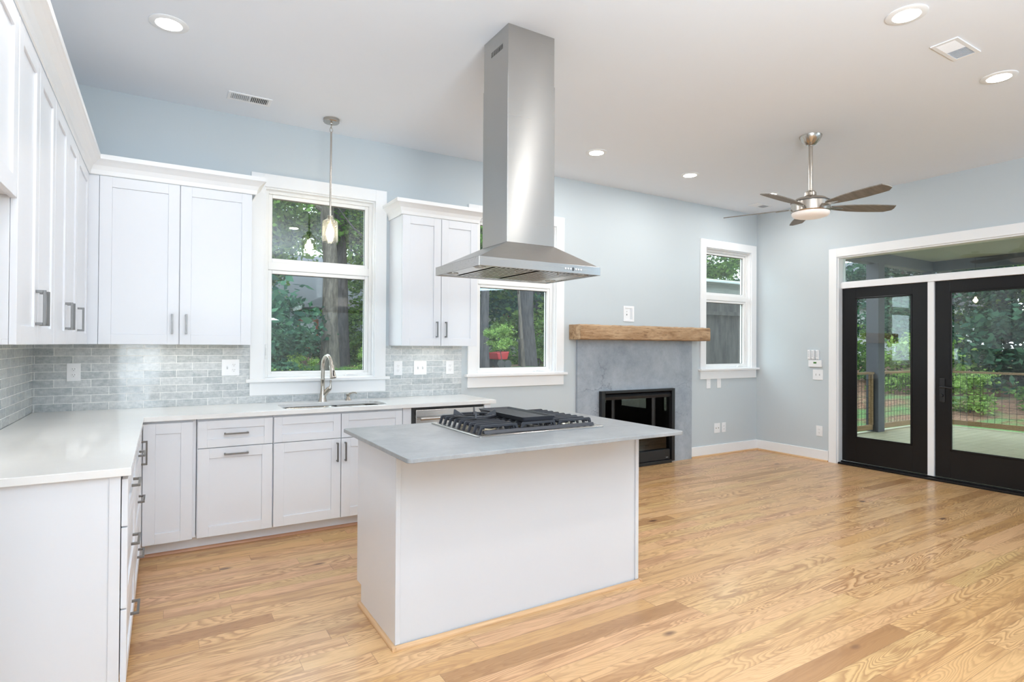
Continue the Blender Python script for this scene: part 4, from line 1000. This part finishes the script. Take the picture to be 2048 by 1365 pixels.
# ---- pendant
def pendant():
    px, py = 1.880, -0.300
    t = thing('pendant_light', 'lit clear seeded-glass pendant on a thin nickel rod over the sink', 'pendant light', (px, py, ZC))
    MB().lathe([(0.062, ZC-0.0005), (0.062, ZC-0.022), (0.056, ZC-0.028), (0.012, ZC-0.030), (0.010, ZC-0.040)], (px, py, 0), 36).build('canopy', M['nickel'], t, smooth=True)
    mb = MB()
    for z, ax in ((ZC-0.055, 0), (ZC-0.085, 1)):
        pts = [(px+(0.011*math.cos(a) if ax else 0), py+(0 if ax else 0.011*math.cos(a)), z+0.020*math.sin(a)) for a in [2*PI*i/16 for i in range(17)]]
        mb.tube(pts, 0.0025, 8)
    mb.build('chain_link', M['nickel'], t, smooth=True)
    MB().tube([(px, py, ZC-0.100), (px-0.003, py, 2.405)], 0.0075, 14).build('rod', M['nickel'], t, smooth=True)
    gz = 2.195
    prof = [(0.0605, gz), (0.0615, gz+0.004), (0.0605, gz+0.15), (0.055, gz+0.166), (0.030, gz+0.180), (0.024, gz+0.186), (0.024, gz+0.205), (0.022, gz+0.205), (0.022, gz+0.186), (0.029, gz+0.177), (0.053, gz+0.163), (0.0575, gz+0.148), (0.0575, gz+0.002)]
    mb = MB(); mb.lathe(prof + [prof[0]], (px-0.003, py, 0), 44, cap=False); mb.build('glass_shade', M['seeded'], t, smooth=True)
    MB().lathe([(0.021, gz+0.210), (0.021, gz+0.150), (0.018, gz+0.140)], (px-0.003, py, 0), 24).build('socket', M['nickel'], t, smooth=True)
    MB().lathe([(0.012, gz+0.139), (0.016, gz+0.125), (0.026, gz+0.095), (0.030, gz+0.070), (0.024, gz+0.040), (0.010, gz+0.028)], (px-0.003, py, 0), 24).build('bulb', M['filament'], t, smooth=True)
    ld = bpy.data.lights.new('bulb_light', 'POINT'); ld.energy = 9; ld.color = (1.0, 0.85, 0.62); ld.shadow_soft_size = 0.035
    o = bpy.data.objects.new('bulb_light', ld); COL.objects.link(o); o.parent = t; o.location = (-0.003, 0, gz+0.075-ZC)
pendant()

# ---- ceiling fan
def fan():
    fx, fy = 5.43, -2.10
    t = thing('ceiling_fan', 'brushed nickel ceiling fan with five grey-brown blades and a round light', 'ceiling fan', (fx, fy, ZC))
    MB().lathe([(0.088, ZC-0.0005), (0.086, ZC-0.012), (0.070, ZC-0.045), (0.040, ZC-0.075), (0.030, ZC-0.080)], (fx, fy, 0), 40).build('canopy', M['nickel'], t, smooth=True)
    MB().tube([(fx, fy, ZC-0.078), (fx, fy, 2.69)], 0.0165, 20).build('downrod', M['nickel'], t, smooth=True)
    MB().lathe([(0.030, 2.705), (0.044, 2.690), (0.046, 2.665), (0.060, 2.655), (0.115, 2.640), (0.140, 2.620), (0.142, 2.612), (0.150, 2.610), (0.152, 2.530), (0.146, 2.522)], (fx, fy, 0), 56).build('motor_housing', M['nickel'], t, smooth=True)
    MB().lathe([(0.1435, 2.606), (0.1535, 2.6065), (0.1535, 2.6125), (0.1435, 2.613)], (fx, fy, 0), 56).build('housing_groove', M['slot'], t, smooth=True)
    MB().lathe([(0.146, 2.5215), (0.146, 2.508), (0.135, 2.492), (0.105, 2.482), (0.03, 2.478)], (fx, fy, 0), 56).build('light_diffuser', M['frosted'], t, smooth=True)
    for k in range(5):
        a = math.radians(-30.5 + 72*k)
        m = Matrix.Translation((fx, fy, 2.565)) @ Matrix.Rotation(a, 4, 'Z')
        pit = Matrix.Rotation(math.radians(-12), 4, 'X')
        out = [(0.17, 0.026), (0.24, 0.045), (0.34, 0.062), (0.46, 0.070), (0.58, 0.070), (0.66, 0.066), (0.71, 0.030), (0.71, -0.005)]
        low = [(0.695, -0.055), (0.58, -0.062), (0.46, -0.064), (0.34, -0.058), (0.24, -0.045), (0.17, -0.028)]
        mb = MB().prism([(x, y, -0.003) for x, y in out+low], (0, 0, 0.008)); mb.xform(m @ pit)
        bl = mb.build('blade', M['blade'], t, bevel=0.001)
        mb = MB().prism([(x, y, -0.008) for x, y in ((0.14, -0.022), (0.20, -0.020), (0.265, -0.006), (0.275, 0.0), (0.265, 0.006), (0.20, 0.020), (0.14, 0.022))], (0, 0, 0.0045)); mb.xform(m @ pit)
        mb.build('blade_arm', M['nickel'], bl, bevel=0.001)
fan()

# ================================================================== OUTSIDE
def sst(a, b, v):
    v = max(0.0, min(1.0, (v-a)/(b-a))); return v*v*(3-2*v)
def gh(x, y):
    h = -0.55 + 1.25*sst(2.0, 9.0, y) + 0.55*sst(9, 28, y)
    e = 0.55*sst(14.0, 19.0, x) + 0.7*sst(19, 40, x)
    return max(h, -0.55 + e) + 0.06*math.sin(x*1.3+y*0.7)*sst(1, 5, max(y, x-13))
mb = MB(); NX, NY = 90, 90
g0 = [[mb.bm.verts.new((-14+84*(i/NX), -30+90*(j/NY), gh(-14+84*(i/NX), -30+90*(j/NY)))) for j in range(NY+1)] for i in range(NX+1)]
for i in range(NX):
    for j in range(NY): mb.bm.faces.new((g0[i][j], g0[i+1][j], g0[i+1][j+1], g0[i][j+1]))
struct(mb.build('ground', M['ground'], smooth=True))

# ---- porch beyond the black doors
DX0, DX1, DYN, DYS, DZT = XR+0.155, 13.12, 0.30, -7.5, -0.035
mb = MB(); n = 55
for i in range(n):
    ya = DYS + (DYN-DYS)*i/n; mb.box(DX0, DX1, ya, ya+(DYN-DYS)/n-0.006, DZT-0.035, DZT)
tag(mb.build('porch_deck', M['deck']), 'pale timber porch deck outside the black glazed doors', 'deck')
def post(x, y, w, label, z1=2.80):
    tag(MB().box(x-w/2, x+w/2, y-w/2, y+w/2, DZT, z1).build('porch_post', M['greypost'], bevel=0.004), label, 'post', 'charcoal porch posts')
post(11.10, 0.21, 0.20, 'square charcoal porch post seen through the left glass door')
post(13.03, 0.22, 0.14, 'square charcoal porch post at the far corner of the deck')
mb = MB(); mb.box(DX0, DX1+0.2, DYS, DYN+0.2, 2.98, 3.06); struct(mb.build('porch_ceiling', M['porchceil']))
mb = MB()
for (a, b_, c, d) in ((DX0, DX1, 0.12, 0.30), (DX1-0.18, DX1, DYS, 0.12)): mb.box(a, b_, c, d, 2.80, 2.98)
tag(mb.build('porch_beam', M['greypost']), 'charcoal beam along the outer edges of the porch ceiling', 'beam')
def railing(p0, p1, label):
    P0, P1 = Vector((*p0, 0)), Vector((*p1, 0)); d = (P1-P0); L = d.length; u = d/L; w = Vector((-u.y, u.x, 0))
    t = thing('porch_railing', label, 'railing', (p0[0], p0[1], DZT), 'timber porch railings with black wire mesh')
    def bar(mb, a, b_, wd, z0, z1):
        q = [P0+u*a-w*wd, P0+u*b_-w*wd, P0+u*b_+w*wd, P0+u*a+w*wd]
        mb.prism([(v.x, v.y, z0) for v in q], (0, 0, z1-z0))
    mb = MB(); bar(mb, 0, L, 0.045, 0.935, 0.972); mb.build('top_rail', M['cedar'], t)
    mb = MB(); bar(mb, 0, L, 0.022, 0.0, 0.085); mb.build('bottom_rail', M['cedar'], t)
    mb = MB(); n = max(1, int(L/1.8))
    for a in (0, L-0.05): 
        q = MB(); bar(q, a, a+0.05, 0.03, 0.085, 0.935); q.build('rail_post', M['cedar'], t)
    mb = MB(); k = int(L/0.10)
    for i in range(1, k): bar(mb, i*L/k-0.0022, i*L/k+0.0022, 0.0022, 0.085, 0.935)
    for i in range(1, 9): bar(mb, 0.05, L-0.05, 0.0022, 0.085+0.094*i, 0.0894+0.094*i)
    mb.build('wire_mesh', M['wire'], t)
railing((DX0+0.02, 0.21), (10.98, 0.21), 'timber railing with black wire mesh between the house wall and the porch post')
railing((11.22, 0.21), (12.94, 0.21), 'timber railing with black wire mesh between the two porch posts')
railing((13.03, 0.13), (13.03, -7.3), 'long timber railing with black wire mesh along the far edge of the deck')

# ---- neighbouring buildings
def house(name, label, x0, x1, y0, y1, z0, z1, mat, ridge, over=0.35, axis='x', wins=(), trim='orange', chim=None):
    t = thing(name, label, 'house', ((x0+x1)/2, (y0+y1)/2, z0))
    MB().box(x0, x1, y0, y1, z0, z1).build('walls', mat, t)
    if axis == 'x':
        pr = [(x0-over, y0-over, z1), (x0-over, (y0+y1)/2, z1+ridge), (x0-over, y1+over, z1), (x0-over, y1+over, z1-0.12), (x0-over, y0-over, z1-0.12)]; v = (x1-x0+2*over, 0, 0)
    else:
        pr = [(x0-over, y0-over, z1), ((x0+x1)/2, y0-over, z1+ridge), (x1+over, y0-over, z1), (x1+over, y0-over, z1-0.12), (x0-over, y0-over, z1-0.12)]; v = (0, y1-y0+2*over, 0)
    MB().prism(pr, v).build('roof', M['roof'], t)
    if axis == 'y':
        MB().prism([(x0, y0-0.02, z1-0.1), ((x0+x1)/2, y0-0.02, z1+ridge*0.86), (x1, y0-0.02, z1-0.1)], (0, -over+0.05, 0)).build('gable', mat, t)
    for (side, a, b_, c, d) in wins:
        mb = MB()
        if side == 'f':
            ring(mb, a, b_, c, d, 0.10, y0-0.05, y0-0.001); w = mb.build('window', M[trim], t)
            MB().box(a+0.1, b_-0.1, y0-0.02, y0-0.002, c+0.1, d-0.1).build('pane', M['gutter'], w)
        else:
            mb.box(x0-0.05, x0-0.001, a, b_, c, d); w = mb.build('window', M[trim], t)
            MB().box(x0-0.07, x0-0.052, a+0.1, b_-0.1, c+0.1, d-0.1).build('pane', M['slot'], w)
    return t
house('neighbour_house', 'grey-white sided house with a dark shingle roof, seen through the sink window', 3.2, 9.2, 19.0, 26.0, 0.6, 2.85, M['siding'], 2.6, wins=[('f', 5.3, 6.1, 1.2, 2.4), ('f', 8.3, 8.9, 1.0, 2.7)])
house('neighbour_house', 'cream sided house with orange-red trim, seen through the window behind the hood', 14.0, 20.5, 20.0, 27.0, 1.0, 4.6, M['sidingY'], 1.8, wins=[('f', 15.0, 15.7, 1.9, 3.0), ('f', 16.2, 17.1, 1.8, 3.2), ('f', 18.0, 18.8, 1.8, 3.2)])
house('neighbour_house', 'white house with a steep gable far beyond the porch', 31.0, 37.0, 8.0, 16.0, 0.8, 3.6, M['sidingW'], 2.6, axis='y', trim='gutter', wins=[('s', 9.5, 10.6, 1.7, 3.0), ('s', 12.5, 13.6, 1.7, 3.0)])
t = thing('garden_shed', 'weathered grey board shed with a pale fascia, just outside the corner window', 'shed', (9.0, 2.4, -0.5))
MB().box(7.3, 9.78, 1.45, 3.6, -0.6, 2.30).build('walls', M['weathered'], t)
MB().box(7.2, 9.86, 1.385, 1.448, 2.262, 2.45).build('fascia', M['weathlight'], t)
MB().box(7.2, 9.88, 1.30, 1.384, 2.425, 2.475).build('gutter', M['gutter'], t, bevel=0.01)
MB().box(7.3, 9.78, 1.405, 1.449, 1.905, 1.965).build('trim_board', M['weathered'], t)
MB().prism([(7.2, 1.385, 2.452), (7.2, 3.8, 2.60), (7.2, 3.8, 2.54), (7.2, 1.45, 2.42)], (2.66, 0, 0)).build('roof', M['roof'], t)
t = thing('red_utility_cart', 'small bright red cart parked among the trees, seen behind the hood window', 'cart', (9.35, 9.7, gh(9.35, 9.7)))
zg_ = gh(9.35, 9.7)
MB().prism([(9.12, 9.6, zg_+0.26), (9.42, 9.6, zg_+0.26), (9.49, 9.6, zg_+0.50), (9.06, 9.6, zg_+0.46)], (0, 0.6, 0)).build('bin', M['red'], t, bevel=0.02)
for dx in (0.14, 0.36):
    for dy in (9.53, 10.2): MB().lathe([(0.12, 0), (0.12, 0.05)], (9.04+dx, dy, zg_+0.13), 20, 'y').build('wheel', M['slot'], t)

# ---- trees
def leaf_mesh(name, mat, n, rx, rz, size, seed, hollow=0.35, clumps=26):
    rnd = random.Random(seed); bm = bmesh.new()
    cs = []
    for _ in range(clumps):
        while True:
            v = Vector((rnd.uniform(-1, 1), rnd.uniform(-1, 1), rnd.uniform(-1, 1)))
            if hollow < v.length < 1: break
        cs.append((Vector((v.x*rx, v.y*rx, v.z*rz)), rnd.uniform(0.16, 0.36)*rx))
    for i in range(n):
        c, r = cs[i % clumps]
        v = Vector((rnd.gauss(0, 1), rnd.gauss(0, 1), rnd.gauss(0, 0.55)))*r*0.62
        p = c + v
        s = size*rnd.uniform(0.55, 1.2)
        a = Vector((rnd.gauss(0, 1), rnd.gauss(0, 1), rnd.gauss(0, 0.5))).normalized(); b_ = a.cross(Vector((rnd.gauss(0, 1), rnd.gauss(0, 1), rnd.gauss(0, 1)))).normalized()
        q = [p - a*s*0.5, p - a*0.05*s + b_*s*0.30, p + a*s*0.35 + b_*s*0.14, p + a*s*0.6, p + a*s*0.35 - b_*s*0.14, p - a*0.05*s - b_*s*0.30]
        bm.faces.new([bm.verts.new(x) for x in q])
    me = bpy.data.meshes.new(name); bm.to_mesh(me); bm.free(); me.materials.append(mat); return me
CR = [leaf_mesh('crown_leaves', M[m], 4200, 2.3, 1.9, 0.20, 11+i) for i, m in enumerate(('leafA', 'leafB', 'leafA', 'leafC'))]
LOW = [leaf_mesh('shrub_leaves', M[m], 2600, 0.95, 0.75, 0.115, 31+i, 0.1, 20) for i, m in enumerate(('leafA', 'leafB', 'leafC', 'leafB'))]
def trunk_mb(x, y, z0, h, r, lean, seed):
    rnd = random.Random(seed); pts = []; rs = []
    for i in range(9):
        f = i/8; pts.append((x + lean[0]*f*h + rnd.uniform(-.25, .25)*r, y + lean[1]*f*h + rnd.uniform(-.25, .25)*r, z0 - 0.1 + f*h)); rs.append(r*(1.25 if i == 0 else 1.0)*(1-0.5*f))
    mb = MB().tube(pts, rs, 14)
    for k in range(5):
        f = 0.42+0.12*k; i = min(7, int(f*8)); p = Vector(pts[i]); a = rnd.uniform(0, 6.28); l_ = h*0.16
        mb.tube([p, p+Vector((math.cos(a)*l_*0.5, math.sin(a)*l_*0.5, l_*0.25)), p+Vector((math.cos(a)*l_, math.sin(a)*l_, l_*0.65))], [r*0.30, r*0.2, r*0.08], 7)
    return mb
TG = 'trees behind the house'
def tree(x, y, r, h, label, kind=0, lean=(0, 0), crowns=((0, 0, 0.8, 1.0),), bark='bark', seed=1, group=None):
    z0 = gh(x, y)
    t = thing('tree', label, 'tree', (x, y, z0), group)
    trunk_mb(x, y, z0, h, r, lean, seed).build('trunk', M[bark], t, smooth=True)
    for (dx, dy, fz, sc) in crowns:
        o = bpy.data.objects.new('foliage', CR[kind % 4]); COL.objects.link(o); o.parent = t
        o.location = (dx + lean[0]*fz*h, dy + lean[1]*fz*h, fz*h); o.scale = (sc,)*3; o.rotation_euler = (0, 0, seed*1.7+dx)
    return t
def shrub(x, y, s, kind, label, group='leafy shrubs outside', dz=0.55, rot=0.0):
    z0 = gh(x, y)
    t = thing('shrub', label, 'shrub', (x, y, z0), group)
    MB().tube([(x, y, z0-0.05), (x+0.05, y, z0+dz*s*0.6), (x-0.03, y+0.04, z0+dz*s*1.1)], [0.03*s, 0.022*s, 0.01], 8).build('stem', M['barkd'], t, smooth=True)
    o = bpy.data.objects.new('foliage', LOW[kind % 4]); COL.objects.link(o); o.parent = t
    o.location = (0, 0, dz*s+0.1); o.scale = (s,)*3; o.rotation_euler = (0, 0, rot)
    return t
UP = ((0, 0, 0.62, 1.0), (1.4, 0.8, 0.8, 0.95), (-1.5, -0.4, 0.85, 1.0))
# seen through the sink window
tree(4.42, 10.0, 0.21, 11, 'thick grey trunk seen just left of centre through the sink window', 0, (-0.018, 0), ((0.2, 1.5, 0.42, 0.8), (-1.9, 0.3, 0.42, 0.75)), 'bark', 3)
tree(5.02, 11.4, 0.22, 11, 'dark trunk standing right behind the thick grey one in the sink window', 1, (-0.01, 0), ((1.2, 1.5, 0.45, 0.8),), 'barkd', 5)
tree(5.55, 10.2, 0.12, 9, 'slim dark trunk at the right side of the sink window view', 0, (0.01, 0), ((0.6, 1.8, 0.5, 0.75), (0.4, -0.3, 0.36, 0.35)), 'barkd', 7)
# seen through the window behind the hood
tree(10.40, 10.0, 0.25, 12, 'wide dark furrowed trunk in the window behind the hood', 0, (-0.01, 0), UP, 'barkd', 9)
tree(9.85, 9.4, 0.055, 6, 'thin leaning sapling beside the wide furrowed trunk', 2, (-0.075, 0), ((0.0, 0.6, 0.75, 0.4),), 'bark', 11)
tree(7.55, 8.2, 0.085, 8, 'slim trunk at the left edge of the window behind the hood', 0, (0.004, 0), ((-0.3, 0.4, 0.45, 0.45),), 'barkd', 13)
tree(8.05, 8.6, 0.13, 9, 'dark trunk second from the left in the window behind the hood', 0, (0.006, 0), ((0.1, 0.9, 0.45, 0.5),), 'barkd', 15)
tree(13.2, 7.6, 0.30, 12, 'stout trunk rising behind the shed, left in the corner window', 0, (0, 0), UP, 'barkd', 17)
tree(15.2, 8.2, 0.30, 12, 'stout trunk rising behind the shed, right in the corner window', 0, (0, 0), UP, 'barkd', 19)
# wood behind the house
rnd = random.Random(21)
far = [(-2.5, 17), (0.5, 15), (1.2, 13), (2.4, 17.6), (11.6, 17), (13.0, 13.5), (-5, 13), (7.6, 17.4), (10.2, 29), (17, 14), (19, 17), (22, 24), (24, 16), (27, 26), (6, 31), (0, 28), (13, 31), (20, 33), (-8, 22), (3, 34), (29, 19)]
for i, (x, y) in enumerate(far):
    tree(x, y, rnd.uniform(0.12, 0.24), rnd.uniform(8, 11), 'leafy tree of the wood behind the house, beyond the kitchen windows', i, (rnd.uniform(-.02, .02), 0), ((rnd.uniform(-.5, .5), 0, 0.34, 0.95), (0.9, 0.4, 0.58, 1.15), (-1.1, -0.2, 0.80, 1.2)), 'barkd' if i % 2 else 'bark', 40+i, TG)
# wood beyond the porch
east = [(21.5, 3.4), (24, -0.5), (20.5, -3.0), (23, -5.5), (27, 2.0), (28, -4), (31, -1), (30, -8), (25, -9), (20, -8.5), (34, 3), (36, -5), (33, 19), (39, 8), (41, 0), (38, -12), (27.5, 7.4), (44, 14), (22, -13), (34, -15)]
for i, (x, y) in enumerate(east):
    tree(x, y, rnd.uniform(0.14, 0.26), rnd.uniform(8, 12), 'leafy tree of the wood beyond the porch railing', i+1, (rnd.uniform(-.03, .03), 0), ((rnd.uniform(-.5, .5), 0.6, 0.26, 0.9), (0.9, 0.4, 0.50, 1.2), (-1.1, -0.2, 0.74, 1.3)), 'barkd' if i % 2 else 'bark', 80+i, 'trees beyond the porch')
shr = [(2.55, 8.0, 1.0, 1), (1.4, 9.4, 2.0, 1), (2.45, 9.9, 1.5, 1), (3.3, 11.6, 0.6, 3), (3.35, 8.2, 0.35, 2), (4.0, 7.0, 0.3, 0), (5.0, 8.6, 0.4, 2), (6.3, 13.0, 1.3, 0), (6.2, 10.6, 0.9, 2), (3.9, 14.0, 0.9, 3), (5.6, 15.0, 0.8, 1), (6.9, 15.6, 1.5, 0), (7.3, 8.6, 0.45, 2), (9.3, 12.6, 0.5, 2), (10.6, 14.6, 0.8, 1), (11.6, 11.2, 0.7, 0), (12.3, 12.6, 1.6, 2), (8.7, 11.9, 0.6, 0), (8.2, 13.0, 0.9, 3), (13.5, 14.5, 2.2, 0), (2.6, 6.6, 0.3, 2), (3.4, 6.3, 0.25, 0), (4.6, 6.8, 0.28, 2)]
for i, (x, y, s_, k) in enumerate(shr): shrub(x, y, s_, k, 'green leafy shrub under the trees outside the kitchen windows', 'shrubs outside the kitchen windows', rot=i*0.9)
shr = [(17.4, 1.2, 0.7, 2), (18.2, -0.2, 0.9, 0), (17.8, -1.6, 0.7, 2), (18.6, -3.0, 1.1, 0), (18.0, -4.6, 0.8, 2), (20.5, 0.6, 1.9, 1), (21, -2, 2.2, 1), (19.6, 3.4, 1.2, 2), (17.0, 4.8, 0.9, 0), (22.5, 5.2, 1.6, 0), (22, -4.4, 2.2, 3), (24.5, 1.2, 2.4, 1), (25, -2.6, 2.6, 3), (18.5, -6.4, 1.6, 0), (15.2, 3.6, 0.7, 2), (26, -6.5, 2.6, 1), (27, 4.5, 2.0, 0)]
for i, (x, y, s_, k) in enumerate(shr): shrub(x, y, s_, k, 'green leafy shrub beyond the porch railing', 'shrubs beyond the porch', rot=i*0.7)
# leafy branch close to the window behind the hood
shrub(7.32, 6.4, 0.40, 2, 'broad-leaved young bush close outside the window behind the hood', None, dz=2.7, rot=0.4)
